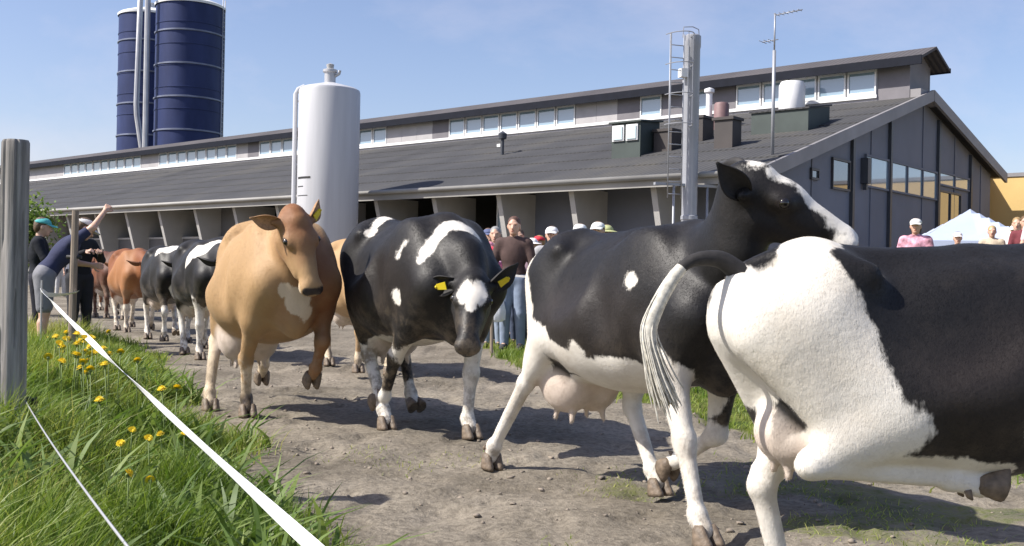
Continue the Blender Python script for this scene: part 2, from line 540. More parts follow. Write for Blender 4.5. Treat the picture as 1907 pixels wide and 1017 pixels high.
# ================================================================== BARN
BARN_O = (12.877, 32.5, 0.0)
BARN_A = math.atan2(-0.655, 0.756)
barn = empty('cattle_barn', BARN_O, BARN_A, 'long grey cattle barn with a windowed ridge lantern and slanted wall fins', 'barn')
LEN = 72.0
ZP, SN, SF = 7.05, 0.304, 0.241
zr = lambda y: ZP + SN * y if y < 0 else ZP - SF * y
# gable wall, 0.3 thick, with verge-following outline
def prism(mb, poly, x0, x1, mi=0):
    a = [mb.bm.verts.new((x0, y, z)) for y, z in poly]
    b = [mb.bm.verts.new((x1, y, z)) for y, z in poly]
    n = len(poly)
    fs = [mb.bm.faces.new(a), mb.bm.faces.new(b[::-1])]
    for i in range(n):
        fs.append(mb.bm.faces.new((a[i], b[i], b[(i + 1) % n], a[(i + 1) % n])))
    for f in fs: f.material_index = mi
mb = MB()
prism(mb, [(-9.6, -0.3), (7.4, -0.3), (7.4, zr(7.4) - .2), (0, ZP - .2), (-9.6, zr(-9.6) - .2)], -0.30, 0.0)
mb.build('gable_wall', M['wall_grey'], barn)
# vertical dark steel posts and pale joints on the gable
for y, zt in ((-5.38, zr(-5.38) - .35), (-2.62, zr(-2.62) - .3), (1.58, zr(1.58) - .3), (4.94, zr(4.94) - .3)):
    mb = MB(); mb.box((0.003, y - 0.07, 0.0), (0.10, y + 0.07, zt)); mb.build('gable_post', M['post_dark'], barn)
for y in (-7.9, -4.0, 0.2, 3.3, 6.2):
    mb = MB(); mb.box((0.002, y - 0.02, 0.0), (0.03, y + 0.02, zr(y) - .25)); mb.build('joint_strip', M['wall_grey'], barn)
# gable window band: frame with three panes
def window(parent, x, y0, y1, z0, z1, n, fm, gm, name='gable_window', fw=0.06, axis='y', out=1):
    mb = MB()
    def bx(u0, u1, w0, w1, d0, d1, mbx):
        if axis == 'y': mbx.box((x + d0, u0, w0), (x + d1, u1, w1))
        else: mbx.box((u0, x + min(d0 * out, d1 * out), w0), (u1, x + max(d0 * out, d1 * out), w1))
    bx(y0, y1, z0, z0 + fw, 0.004, 0.07, mb); bx(y0, y1, z1 - fw, z1, 0.004, 0.07, mb)
    st = (y1 - y0) / n
    for i in range(n + 1):
        c = y0 + st * i
        a = max(y0, c - fw / 2); bb = min(y1, c + fw / 2)
        bx(a, bb, z0 + fw + .001, z1 - fw - .001, 0.004, 0.07, mb)
    f = mb.build(name, fm, parent)
    for i in range(n):
        p = MB()
        bx(y0 + st * i + fw / 2 + .002, y0 + st * (i + 1) - fw / 2 - .002, z0 + fw + .002, z1 - fw - .002, 0.006, 0.03, p)
        p.build('pane', gm, f)
    return f
window(barn, 0.0, -4.45, -2.72, 3.72, 4.66, 1, M['wall_grey'], M['glass'])
window(barn, 0.0, -2.52, 1.48, 3.72, 4.66, 3, M['wall_grey'], M['glass'])
window(barn, 0.0, 1.72, 4.80, 4.25, 4.72, 2, M['wall_grey'], M['glass'])
window(barn, 0.0, 1.75, 3.9, 1.2, 4.10, 2, M['post_dark'], M['glass_dark'], 'dark_gable_window')
window(barn, 0.0, -6.7, -5.55, 3.5, 4.35, 1, M['post_dark'], M['glass_dark'], 'dark_gable_window')
window(barn, 0.0, -8.0, -7.55, 3.65, 3.95, 1, M['post_dark'], M['glass_dark'], 'dark_gable_window')
mb = MB(); mb.box((0.004, -4.72, 3.80), (0.22, -4.50, 4.52)); mb.box((0.05, -4.66, 3.62), (0.16, -4.56, 3.79)); mb.build('wall_lamp', M['post_dark'], barn)
# long wall towards the path: half wall, recess behind, closed panels near the gable
mb = MB(); mb.box((-LEN, -10.12, -0.3), (-8.05, -9.92, 2.22)); mb.build('half_wall', M['conc_grey'], barn)
mb = MB(); mb.box((-LEN, -10.16, 2.222), (-8.05, -9.88, 2.30)); mb.build('half_wall_cap', M['conc_light'], barn)
mb = MB(); mb.box((-8.0, -9.62, -0.3), (-0.301, -9.42, 3.45)); mb.build('closed_wall', M['wall_grey'], barn)
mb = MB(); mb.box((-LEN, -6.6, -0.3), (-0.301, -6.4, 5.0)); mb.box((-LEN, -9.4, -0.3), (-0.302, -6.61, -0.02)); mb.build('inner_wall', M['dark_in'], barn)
mb = MB(); mb.box((-LEN, 7.1, -0.3), (-0.301, 7.4, 5.05)); mb.box((-LEN - .3, -9.6, -0.3), (-LEN - .001, 7.4, 4.6)); mb.build('rear_wall', M['wall_grey'], barn)
fs = 2.617
fin_me = None
for i in range(27):
    x = -(2.685 + fs * i)
    if x < -LEN: break
    if fin_me is None:
        mb = MB()
        prism(mb, [(-9.4, 0.0), (-10.30, 0.0), (-11.22, 3.40), (-9.4, 3.40)], -0.085, 0.085)
        o = mb.build('wall_fin', M['conc_light'], barn); fin_me = o.data
    else:
        o = link_mesh('wall_fin', fin_me, None, barn)
    o.location = (x, 0, 0)
# closing panels in the bays (grey boards or window)
for i in range(-1, 26):
    x0 = -(2.685 + fs * i) - 0.09; x1 = x0 - fs + 0.18
    if i < 2: continue
    if i in (7, 13):
        mb = MB(); mb.box((x1 + .003, -10.05, 2.302), (min(x0, -0.305) - .003, -9.95, 3.42)); mb.build('bay_panel', M['conc_grey'], barn)
    elif i in (2, 5, 9, 12, 17):
        window(barn, -9.95, x0 - 1.0, x0 - 0.05, 2.302, 3.42, 1, M['white_frame'], M['glass'], 'bay_window', axis='x', out=-1)
# near roof: overlapping rows of sheets
def slab(mb, y0, y1, x0, x1, th, f=zr, mi=0):
    mb.hexa([(x0, y0, f(y0) - th), (x1, y0, f(y0) - th), (x1, y1, f(y1) - th), (x0, y1, f(y1) - th),
             (x0, y0, f(y0)), (x1, y0, f(y0)), (x1, y1, f(y1)), (x0, y1, f(y1))], mi)
rows = np.linspace(-11.42, -0.905, 8)
for a, b in zip(rows, rows[1:]):
    mb = MB()
    f = lambda y, a=a, b=b: zr(y) + 0.03 * (b - y) / (b - a)
    slab(mb, a, b + 0.001, -LEN - .4, 0.32, 0.10, f)
    mb.build('roof_sheet_row', M['roof'], barn)
rows = np.linspace(0.905, 8.0, 5)
for a, b in zip(rows, rows[1:]):
    mb = MB(); slab(mb, a, b - .001, -LEN - .4, 0.32, 0.10); mb.build('roof_sheet_row', M['roof'], barn)
# soffit beams, fascia and verges
mb = MB(); mb.box((-LEN - .4, -11.50, zr(-11.42) - 0.30), (0.32, -11.425, zr(-11.42) - 0.02)); mb.build('eave_fascia', M['fascia'], barn)
mb = MB(); mb.tube([(-LEN - .4, -11.58, zr(-11.42) - .06), (0.3, -11.58, zr(-11.42) - .06)], 0.07, 8); mb.build('gutter', M['fascia'], barn)
for s, (ya, yb) in enumerate(((-11.5, -0.02), (8.05, 0.02))):
    mb = MB()
    mb.hexa([(0.325, ya, zr(ya) - .30), (0.42, ya, zr(ya) - .30), (0.42, yb, zr(yb) - .30), (0.325, yb, zr(yb) - .30),
             (0.325, ya, zr(ya) + .05), (0.42, ya, zr(ya) + .05), (0.42, yb, zr(yb) + .05), (0.325, yb, zr(yb) + .05)])
    mb.build('verge_board', M['verge'], barn)
mb = MB(); mb.box((-0.02, -0.9, 6.7), (0.30, 0.9, ZP - .02)); mb.build('ridge_cap', M['verge'], barn)
# ridge lantern
lz0, lz1 = 6.72, 7.99
mb = MB(); mb.box((-1.055, -0.90, lz0), (-0.04, -0.80, lz1)); mb.build('lantern_wall', M['lantern_grey'], barn)
mb = MB(); mb.box((-LEN, -0.90, lz0), (-1.056, -0.80, lz1)); mb.build('lantern_wall', M['lantern_pale'], barn)
mb = MB(); mb.box((-LEN, 0.80, lz0), (-0.04, 0.90, lz1)); mb.build('lantern_wall', M['lantern_grey'], barn)
mb = MB(); prism(mb, [(-0.795, lz0), (0.795, lz0), (0.795, lz1), (0, 8.34), (-0.795, lz1)], -0.20, -0.045); mb.build('lantern_end_wall', M['lantern_grey'], barn)
for s in (-1, 1):
    mb = MB()
    y0, y1 = s * 1.30, 0.0
    za, zb = 7.96, 8.46
    mb.hexa([(-LEN - .3, y0, za - .09), (0.45, y0, za - .09), (0.45, y1, zb - .09), (-LEN - .3, y1, zb - .09),
             (-LEN - .3, y0, za), (0.45, y0, za), (0.45, y1, zb), (-LEN - .3, y1, zb)])
    mb.build('lantern_roof', M['roof_top'], barn)
mb = MB(); mb.box((-LEN - .3, -1.36, 7.70), (0.46, -1.303, 7.975)); mb.build('lantern_fascia', M['dark_trim'], barn)
mb = MB(); mb.box((-LEN - .3, 1.303, 7.83), (0.46, 1.36, 7.985)); mb.build('lantern_fascia', M['dark_trim'], barn)
mb = MB(); mb.box((-LEN, -0.965, 6.86), (-1.06, -0.902, 6.965)); mb.build('lantern_sill', M['white_frame'], barn)
# windows of the lantern, one metre apart; some bays are closed with boards
closed = {10: 'lantern_grey', 11: 'lantern_pale', 12: 'lantern_pale', 20: 'lantern_grey', 21: 'lantern_pale', 22: 'lantern_pale', 23: 'lantern_pale',
          34: 'lantern_grey', 35: 'lantern_pale', 44: 'lantern_pale', 45: 'lantern_pale', 56: 'lantern_pale', 57: 'lantern_pale', 58: 'lantern_pale',
          6: 'lantern_grey', 8: 'lantern_grey'}
wf = wp = None
for i in range(1, 70):
    x = -(i + 0.55)
    if i in closed or i > 58:
        mb = MB(); mb.box((x - 0.495, -0.955, 6.968), (x + 0.495, -0.902, 7.80)); mb.build('lantern_board', M[closed.get(i, 'lantern_pale')], barn)
        continue
    if wf is None:
        f = window(barn, -0.902, -0.47, 0.47, 6.968, 7.80, 1, M['white_frame'], M['glass'], 'lantern_window', fw=0.10, axis='x', out=-1)
        wf, wp = f.data, f.children[0].data
    else:
        f = link_mesh('lantern_window', wf, None, barn)
        link_mesh('pane', wp, None, f)
    f.location = (x, 0, 0)

# ------------------------------------------------------------------ things on the barn roof (barn-local coordinates)
BM = Matrix.Translation(BARN_O) @ Matrix.Rotation(BARN_A, 4, 'Z')
def on_roof(name, x, y, label, cat, group=None, dz=0.0):
    p = BM @ Vector((x, y, zr(y) + dz))
    return empty(name, p, BARN_A, label, cat, group)
dm = on_roof('roof_cabinet', -5.4, -8.15, 'dark green dormer box with two pale panes low on the barn roof', 'dormer')
mb = MB(); prism(mb, [(-0.30, -0.10), (0.7, 0.20), (0.7, 1.02), (-0.30, 0.92)], -0.55, 0.45); mb.build('box', M['green_box'], dm)
for k in (-0.50, -0.02):
    mb = MB(); mb.box((k, -0.35, 0.40), (k + 0.40, -0.303, 0.86)); f = mb.build('window', M['white_frame'], dm)
    mb = MB(); mb.box((k + .04, -0.38, 0.44), (k + 0.36, -0.353, 0.82)); mb.build('pane', M['glass_green'], f)
mb = MB(); prism(mb, [(-0.38, 0.922), (0.8, 1.03), (0.8, 1.08), (-0.38, 0.97)], -0.62, 0.52); mb.build('lid', M['green_box'], dm)
v = on_roof('roof_vent', -4.55, -7.6, 'dark brown boxy vent beside the green dormer box', 'roof vent')
mb = MB(); mb.box((-0.30, -0.30, -0.25), (0.30, 0.30, 0.50)); mb.build('shaft', M['brown_box'], v)
mb = MB(); mb.box((-0.34, -0.34, 0.502), (0.34, 0.34, 0.58)); mb.build('lid', M['brown_box'], v)
v = on_roof('roof_vent', -4.35, -6.3, 'tall dark brown vent box higher up the roof left of the steel flue', 'roof vent')
mb = MB(); mb.box((-0.36, -0.32, -0.3), (0.36, 0.32, 0.62)); mb.build('shaft', M['brown_box'], v)
mb = MB(); mb.box((-0.4, -0.36, 0.622), (0.4, 0.36, 0.70)); mb.build('lid', M['brown_box'], v)
v = on_roof('roof_vent', -2.45, -7.9, 'narrow dark vent box just right of the steel flue', 'roof vent')
mb = MB(); mb.box((-0.28, -0.25, -0.2), (0.28, 0.25, 0.72)); mb.build('shaft', M['brown_box'], v)
mb = MB(); mb.box((-0.33, -0.30, 0.722), (0.33, 0.30, 0.80)); mb.build('lid', M['brown_box'], v)
v = on_roof('roof_vent', -1.75, -5.6, 'long dark low ventilation box below the lantern near the gable', 'roof vent')
mb = MB(); prism(mb, [(-0.5, -0.2), (0.9, 0.2), (0.9, 0.72), (-0.5, 0.48)], -0.95, 0.80); mb.build('shaft', M['green_box'], v)
mb = MB(); prism(mb, [(-0.55, 0.475), (0.95, 0.735), (0.95, 0.78), (-0.55, 0.52)], -1.0, 0.85); mb.build('lid', M['roof'], v)
v = on_roof('ventilation_cowl', -3.55, -1.75, 'round white ventilation drum in front of the lantern windows', 'roof vent')
mb = MB(); mb.lathe([(0, 0.0), (0.40, 0.0), (0.42, 0.05), (0.42, 0.85), (0.36, 0.98), (0.0, 1.04)], 24); mb.build('drum', M['white_frame'], v)
mb = MB(); mb.lathe([(0.30, -0.4), (0.30, 0.0)], 20); mb.build('collar', M['dark_trim'], v)
v = on_roof('roof_fan', -4.85, -4.2, 'slim white fan pipe on a reddish drum right of the steel flue', 'roof vent')
mb = MB(); mb.lathe([(0.10, 0.1), (0.10, 1.15), (0.16, 1.2), (0.16, 1.3), (0, 1.36)], 14, (-0.35, 0, 0)); mb.build('pipe', M['white_frame'], v)
mb = MB(); mb.lathe([(0.24, -0.2), (0.24, 0.75), (0.20, 0.82), (0, 0.86)], 18, (0.1, 0, 0)); mb.build('drum', simple('dull_red_paint', (0.20, 0.12, 0.12), 0.6), v)
v = on_roof('roof_weathercock', -12.4, -6.0, 'small dark pipe with a hooded top alone on the middle of the roof', 'roof pipe')
mb = MB(); mb.lathe([(0.06, -0.1), (0.06, 0.55), (0.14, 0.58), (0.16, 0.75), (0.0, 0.86)], 12); mb.build('pipe', M['post_dark'], v)
mb = MB(); mb.box((-0.22, -0.05, 0.30), (-0.062, 0.05, 0.40)); mb.build('bracket', M['white_frame'], v)
# antenna
an = on_roof('aerial_mast', -0.2, -9.7, 'thin aerial mast with cross rods rising from the roof edge at the gable', 'aerial')
mb = MB(); mb.tube([(0, 0, -0.1), (0, 0, 2.6)], 0.045, 8); mb.tube([(0, 0, 2.55), (0, 0, 3.52)], 0.022, 8); mb.build('mast', M['steel_pole'], an)
mb = MB(); mb.tube([(-0.02, 0, 3.47), (0.72, 0, 3.50)], 0.014, 6)
for k in range(6): mb.tube([(0.05 + .12 * k, -0.16 + .01 * k, 3.475 + .005 * k), (0.05 + .12 * k, 0.16 - .01 * k, 3.475 + .005 * k)], 0.008, 5)
mb.build('antenna', M['steel_pole'], an)
mb = MB(); mb.tube([(-0.34, 0, 2.85), (0.1, 0, 2.86)], 0.012, 6)
for k in range(3): mb.tube([(-0.32 + .12 * k, -0.2, 2.85), (-0.32 + .12 * k, 0.2, 2.85)], 0.008, 5)
mb.build('antenna', M['steel_pole'], an)

# ------------------------------------------------------------------ yellow building beyond the gable
yb = empty('yellow_building', BM @ Vector((0, 7.0, 0)), BARN_A, 'low flat-topped ochre yellow building beyond the right end of the barn', 'building')
mb = MB(); mb.box((-9.0, 0.9, -0.3), (-0.55, 2.05, 5.05)); mb.build('wall', M['yellow_wall'], yb)
mb = MB(); mb.box((-9.0, 2.055, -0.3), (11.0, 7.5, 5.12)); mb.build('wall', M['yellow_wall'], yb)
mb = MB(); mb.box((-9.1, 0.86, 5.052), (-0.45, 2.0, 5.19)); mb.box((-9.1, 2.01, 5.125), (11.1, 7.6, 5.27)); mb.build('roof_edge', M['verge'], yb)
for k in (3.2, 6.4):
    mb = MB(); mb.box((k, 1.99, 1.6), (k + 1.1, 2.052, 2.9)); f = mb.build('window', M['white_frame'], yb)
    mb = MB(); mb.box((k + .08, 1.96, 1.68), (k + 1.02, 1.987, 2.82)); mb.build('pane', M['glass_dark'], f)

# ------------------------------------------------------------------ blue silos behind the barn
def silo_mat():
    m, nt, b = mat_new('dark_blue_enamel')
    N, L = nt.nodes, nt.links
    tc = N.new('ShaderNodeTexCoord'); mp = N.new('ShaderNodeMapping'); mp.inputs['Scale'].default_value = (1, 1, 0.35)
    n = N.new('ShaderNodeTexNoise'); n.inputs['Scale'].default_value = 0.9; n.inputs['Detail'].default_value = 5
    L.new(tc.outputs['Object'], mp.inputs['Vector']); L.new(mp.outputs[0], n.inputs['Vector'])
    rp = N.new('ShaderNodeValToRGB'); e = rp.color_ramp.elements
    e[0].position = 0.3; e[0].color = (0.016, 0.026, 0.085, 1); e[1].position = 0.75; e[1].color = (0.032, 0.048, 0.14, 1)
    L.new(n.outputs['Fac'], rp.inputs['Fac']); L.new(rp.outputs['Color'], b.inputs['Base Color'])
    b.inputs['Roughness'].default_value = 0.55
    b.inputs['Specular IOR Level'].default_value = 0.25
    return m
M['silo'] = silo_mat()
M['silo_ring'] = simple('silo_rib_highlight', (0.16, 0.18, 0.25), 0.5, metal=0.2, var=0.25, scale=1.2)  # ribs coloured paler than the shell to stand for sun highlights on them
def silo(cx, cy, r, h, label):
    t = empty('tower_silo', (cx, cy, 0), 0, label, 'silo', 'dark blue tower silos behind the barn')
    nr = 13
    prof = [(r, -0.3)]
    st = h / nr
    for k in range(nr):
        z = st * k
        prof += [(r, z + 0.03), (r, z + st - 0.06), (r + 0.03, z + st - 0.05), (r + 0.03, z + st + 0.02)]
    mb = MB(); mb.lathe(prof + [(r - .02, h + .02)], 48); mb.build('shell', M['silo'], t)
    for k in range(1, 9):
        z = h - st * (k * 1.53) + .2
        if z < 1: break
        mb = MB(); mb.lathe([(r + 0.005, z - 0.07), (r + 0.07, z - 0.05), (r + 0.07, z + 0.05), (r + 0.005, z + 0.07)], 48); mb.build('ring', M['silo_ring'], t)
    mb = MB(); mb.lathe([(r + 0.08, h - .16), (r + 0.10, h), (r * 0.98, h + 0.10), (r * 0.6, h + 0.42), (r * 0.2, h + 0.62), (0.0, h + .65)], 48); mb.build('dome', M['white_frame'], t)
    mb = MB(); mb.lathe([(0.35, h + .55), (0.35, h + 1.0), (0.4, h + 1.02), (0, h + 1.12)], 16); mb.build('hatch', M['steel'], t)
    return t
s1 = silo(-22.95, 72.0, 2.31, 19.35, 'nearer of the two dark blue silos, overlapping the other')
s2 = silo(-28.3, 79.0, 2.25, 20.3, 'farther dark blue silo, partly behind the other silo on its left')
# fill pipes: one up each silo, one with a slanted foot
def fp(name, pts, r, parent):
    mb = MB(); mb.tube([tuple(Vector(p) - parent.location) for p in pts], r, 10); return mb.build(name, M['steel'], parent)
fp('fill_pipe', [(-25.35, 70.3, 0.3), (-25.35, 70.3, 20.6), (-24.9, 70.8, 21.3), (-23.6, 71.6, 21.2)], 0.20, s1)
fp('fill_pipe', [(-26.5, 74.2, 6.5), (-27.4, 74.2, 12.0), (-27.45, 74.2, 12.8), (-27.35, 74.4, 21.2), (-26.9, 75.0, 22.4), (-27.5, 76.9, 22.2)], 0.20, s2)
mb = MB()
for dx in (-0.25, 0.25): mb.tube([(2.36, dx, 0.2), (2.36, dx, 19.9)], 0.035, 6)
for k in range(60): mb.tube([(2.36, -0.25, 0.4 + .32 * k), (2.36, 0.25, 0.4 + .32 * k)], 0.02, 5)
mb.build('ladder', M['steel'], s1)

# ------------------------------------------------------------------ white feed tank in front of the barn
tk = empty('feed_tank', (-5.62, 31.0, 0.0), 0, 'tall white cylindrical feed tank with a pipe up its left side', 'tank')
mb = MB(); mb.lathe([(0, 0.2), (0.88, 0.2), (0.92, 0.26), (0.92, 6.42), (0.90, 6.50), (0.80, 6.56), (0.2, 6.72), (0, 6.72)], 56); mb.build('shell', M['tank_white'], tk)
for z in (2.9, 4.1, 5.3):
    pass
for k in range(4):
    a = R(45 + 90 * k); mb = MB(); mb.tube([(0.8 * math.cos(a), 0.8 * math.sin(a), -0.05), (0.8 * math.cos(a), 0.8 * math.sin(a), 0.25)], 0.05, 8); mb.build('leg', M['steel'], tk)
mb = MB(); mb.lathe([(0.17, 6.7), (0.17, 7.02), (0.22, 7.05), (0.22, 7.12), (0.10, 7.16), (0.12, 7.28), (0, 7.33)], 18); mb.tube([(0.1, 0, 6.9), (0.28, -0.05, 7.0), (0.30, -0.05, 7.1)], 0.05, 8); mb.build('vent_cap', M['steel'], tk)
mb = MB(); mb.tube([(-1.0, -0.15, 0.2), (-1.0, -0.15, 6.35), (-0.93, -0.1, 6.5), (-0.75, -0.05, 6.6)], 0.07, 10); mb.build('fill_pipe', M['tank_white'], tk)
for z in (2.2, 4.2, 6.1):
    mb = MB(); mb.box((-1.0, -0.18, z), (-0.88, -0.12, z + .06)); mb.build('pipe_bracket', M['steel'], tk)
# dark printed bars on the tank (illegible lettering in the picture)
def curved_mark(z0, z1, a0, a1, parent, n=8):
    mb = MB(); r = 0.924
    rg = [(r * math.cos(a0 + (a1 - a0) * k / n), r * math.sin(a0 + (a1 - a0) * k / n)) for k in range(n + 1)]
    ro = [(1.004 * x, 1.004 * y) for x, y in rg]
    for k in range(n):
        mb.hexa([rg[k] + (z0,), rg[k + 1] + (z0,), ro[k + 1] + (z0,), ro[k] + (z0,), rg[k] + (z1,), rg[k + 1] + (z1,), ro[k + 1] + (z1,), ro[k] + (z1,)])
    return mb.build('printed_mark', M['black'], parent)
curved_mark(3.76, 3.82, R(208), R(246), tk)
curved_mark(3.52, 3.545, R(208), R(228), tk)
curved_mark(3.25, 3.27, R(208), R(240), tk)

# ------------------------------------------------------------------ steel flue with ladder beside the wall
fl = empty('steel_flue', (4.16, 24.2, 0.0), R(20), 'tall grey steel flue pipe with a caged ladder rising past the roof', 'chimney')
mb = MB(); mb.lathe([(0.19, -0.1), (0.19, 2.4), (0.205, 2.42), (0.205, 2.5), (0.185, 2.52), (0.185, 6.45), (0.20, 6.5), (0.20, 6.75), (0.17, 6.78), (0.17, 6.6), (0, 6.6)], 28); mb.build('pipe', M['steel_pole'], fl)
mb = MB()
for dy in (-0.02, 0.34):
    mb.tube([(-0.62 + dy, -0.1, 2.9), (-0.62 + dy, -0.1, 6.75)], 0.016, 6)
for k in range(13): mb.tube([(-0.64, -0.1, 3.0 + .29 * k), (-0.28, -0.1, 3.0 + .29 * k)], 0.012, 6)
mb.build('ladder', M['steel_pole'], fl)
mb = MB()
for k in range(4):
    z = 4.6 + .7 * k
    pts = [(-0.45 + 0.32 * math.cos(a), -0.12 - 0.5 * math.sin(a), z) for a in np.linspace(0, math.pi, 9)]
    mb.tube(pts, 0.012, 5)
for a in (0.4, 1.57, 2.7): mb.tube([(-0.45 + 0.32 * math.cos(a), -0.12 - 0.5 * math.sin(a), 4.6), (-0.45 + 0.32 * math.cos(a), -0.12 - 0.5 * math.sin(a), 6.7)], 0.010, 5)
mb.build('ladder_cage', M['steel_pole'], fl)
mb = MB(); mb.box((-0.36, -0.16, 5.75), (-0.2, 0.02, 5.95)); mb.build('bracket', M['white_frame'], fl)
mb = MB(); mb.tube([(-0.26, 0, 6.7), (-0.24, 0, 6.95), (0.0, 0.0, 6.98), (0.16, 0, 6.93), (0.18, 0, 6.72)], 0.012, 5); mb.build('top_hoop', M['steel_pole'], fl)
for dx in (-0.45, 0.45):
    mb = MB(); mb.tube([(dx, -0.05, 0), (dx, -0.05, 3.2)], 0.03, 8); mb.build('support_post', M['steel_pole'], fl)
mb = MB(); mb.box((-0.95, -0.08, 3.2), (0.95, 0.02, 3.26)); mb.build('cross_bar', M['steel_pole'], fl)

# ------------------------------------------------------------------ white tent beyond the cows
tn = empty('pavilion_tent', (11.6, 26.0, -0.03), R(-14), 'pale blue-white peaked pavilion tent in front of the gable', 'tent')
mb = MB()
n = 8
def canopy():
    bm = mb.bm
    grid = []
    for i in range(2 * n + 1):
        row = []
        for j in range(2 * n + 1):
            x = (i - n) / n; y = (j - n) / n
            r = max(abs(x), abs(y))
            z = 2.10 + 0.86 * (1 - r) ** 1.15 - 0.06 * (1 - r) * r * 4 * min(1, abs(abs(x) - abs(y)) * 1.6)
            row.append(bm.verts.new((1.5 * x, 1.5 * y, z)))
        grid.append(row)
    for i in range(2 * n):
        for j in range(2 * n):
            f = bm.faces.new((grid[i][j], grid[i + 1][j], grid[i + 1][j + 1], grid[i][j + 1])); f.smooth = False
canopy()
for (x0, y0, x1, y1) in ((-1.5, -1.5, 1.5, -1.5), (1.5, -1.5, 1.5, 1.5), (1.5, 1.5, -1.5, 1.5), (-1.5, 1.5, -1.5, -1.5)):
    mb.quad([(x0, y0, 1.86), (x1, y1, 1.86), (x1, y1, 2.10), (x0, y0, 2.10)])
o = mb.build('canopy', M['tent'], tn)
sm = o.modifiers.new('thickness', 'SOLIDIFY'); sm.thickness = 0.012
for sx in (-1, 1):
    for sy in (-1, 1):
        mb = MB(); mb.tube([(1.46 * sx, 1.46 * sy, -0.1), (1.46 * sx, 1.46 * sy, 2.08)], 0.025, 8); mb.build('leg', M['steel'], tn)
# ================================================================== CATTLE
def coat_mat(name, base, second, pale, rough=0.5):
    m, nt, b = mat_new(name)
    N, L = nt.nodes, nt.links
    tc = N.new('ShaderNodeTexCoord')
    def noise(scale, detail=4, rough=0.55, stretch=None):
        n = N.new('ShaderNodeTexNoise'); n.inputs['Scale'].default_value = scale; n.inputs['Detail'].default_value = detail; n.inputs['Roughness'].default_value = rough
        if stretch:
            mp = N.new('ShaderNodeMapping'); mp.inputs['Scale'].default_value = stretch
            L.new(tc.outputs['Object'], mp.inputs['Vector']); L.new(mp.outputs[0], n.inputs['Vector'])
        else:
            L.new(tc.outputs['Object'], n.inputs['Vector'])
        return n.outputs['Fac']
    def math_(op, a, bb=None, c=None):
        n = N.new('ShaderNodeMath'); n.operation = op
        for i, v in enumerate((a, bb, c)):
            if v is None: continue
            if isinstance(v, (int, float)): n.inputs[i].default_value = v
            else: L.new(v, n.inputs[i])
        return n.outputs[0]
    def attr(nm):
        a = N.new('ShaderNodeAttribute'); a.attribute_name = nm; return a.outputs['Fac']
    def mixc(f, a, bb, blend='MIX'):
        n = N.new('ShaderNodeMix'); n.data_type = 'RGBA'; n.blend_type = blend
        for i, v in ((0, f), (6, a), (7, bb)):
            if isinstance(v, (int, float)): n.inputs[i].default_value = v
            elif isinstance(v, tuple): n.inputs[i].default_value = v + (1,)
            else: L.new(v, n.inputs[i])
        return n.outputs[2]
    def srange(v, lo, hi):
        n = N.new('ShaderNodeMapRange'); n.interpolation_type = 'SMOOTHSTEP'
        n.inputs['From Min'].default_value = lo; n.inputs['From Max'].default_value = hi
        L.new(v, n.inputs['Value']); return n.outputs['Result']
    big = noise(7.0, 3); hair = noise(60, 3, 0.6, (1.0, 1.0, 0.35)); mid = noise(2.6, 4)
    wv = math_('ADD', attr('white'), math_('ADD', math_('MULTIPLY_ADD', big, 0.09, -0.045), math_('MULTIPLY_ADD', hair, 0.03, -0.015)))
    wf = srange(wv, -0.008, 0.010)
    tone = srange(math_('ADD', attr('tone'), math_('MULTIPLY_ADD', mid, 0.30, -0.15)), -0.12, 0.12)
    dark_c = mixc(tone, base, second)
    dark_c = mixc(math_('MULTIPLY', hair, 0.35), dark_c, tuple(c * 0.55 for c in base))
    pale_c = mixc(math_('MULTIPLY', srange(mid, 0.45, 0.75), 0.35), pale, tuple(c * k for c, k in zip(pale, (0.78, 0.70, 0.58))))
    dust = math_('MULTIPLY', srange(noise(1.9, 6, 0.72), 0.48, 0.72), 0.30)
    dark_c = mixc(dust, dark_c, tuple(0.6 * c + 0.035 * k for c, k in zip(base, (1.25, 1.0, 0.8))))
    col = mixc(wf, dark_c, pale_c)
    pk = srange(attr('pink'), -0.02, 0.03)
    col = mixc(pk, col, (0.64, 0.54, 0.46))
    dk = srange(attr('dark'), -0.006, 0.008)
    col = mixc(dk, col, (0.035, 0.028, 0.027))
    mud = math_('MULTIPLY', srange(attr('mud'), 0.0, 1.0), srange(noise(11, 5, 0.65), 0.44, 0.62))
    col = mixc(math_('MULTIPLY', mud, 0.75), col, (0.15, 0.115, 0.085))
    st = math_('MULTIPLY', math_('MULTIPLY', srange(attr('stain'), 0.0, 1.0), srange(noise(5.5, 6, 0.7), 0.42, 0.66)), 0.55)
    col = mixc(st, col, (0.30, 0.235, 0.16))
    L.new(col, b.inputs['Base Color'])
    rgh = N.new('ShaderNodeMapRange'); rgh.inputs['To Min'].default_value = rough - 0.08; rgh.inputs['To Max'].default_value = rough + 0.14
    L.new(mid, rgh.inputs['Value']); wet = N.new('ShaderNodeMix'); L.new(dk, wet.inputs[0]); L.new(rgh.outputs['Result'], wet.inputs[2]); wet.inputs[3].default_value = 0.22; L.new(wet.outputs[0], b.inputs['Roughness'])
    b.inputs['Specular IOR Level'].default_value = 0.33
    b.inputs['Sheen Weight'].default_value = 0.04
    b.inputs['Sheen Roughness'].default_value = 0.4
    hb = noise(260, 2, 0.5, (0.6, 0.6, 0.3))
    hh = math_('ADD', math_('MULTIPLY', hb, 0.10), math_('MULTIPLY', noise(8, 5, 0.6), 0.8))
    bp = N.new('ShaderNodeBump'); bp.inputs['Strength'].default_value = 0.40; bp.inputs['Distance'].default_value = 0.016
    L.new(hh, bp.inputs['Height']); L.new(bp.outputs['Normal'], b.inputs['Normal'])
    return m

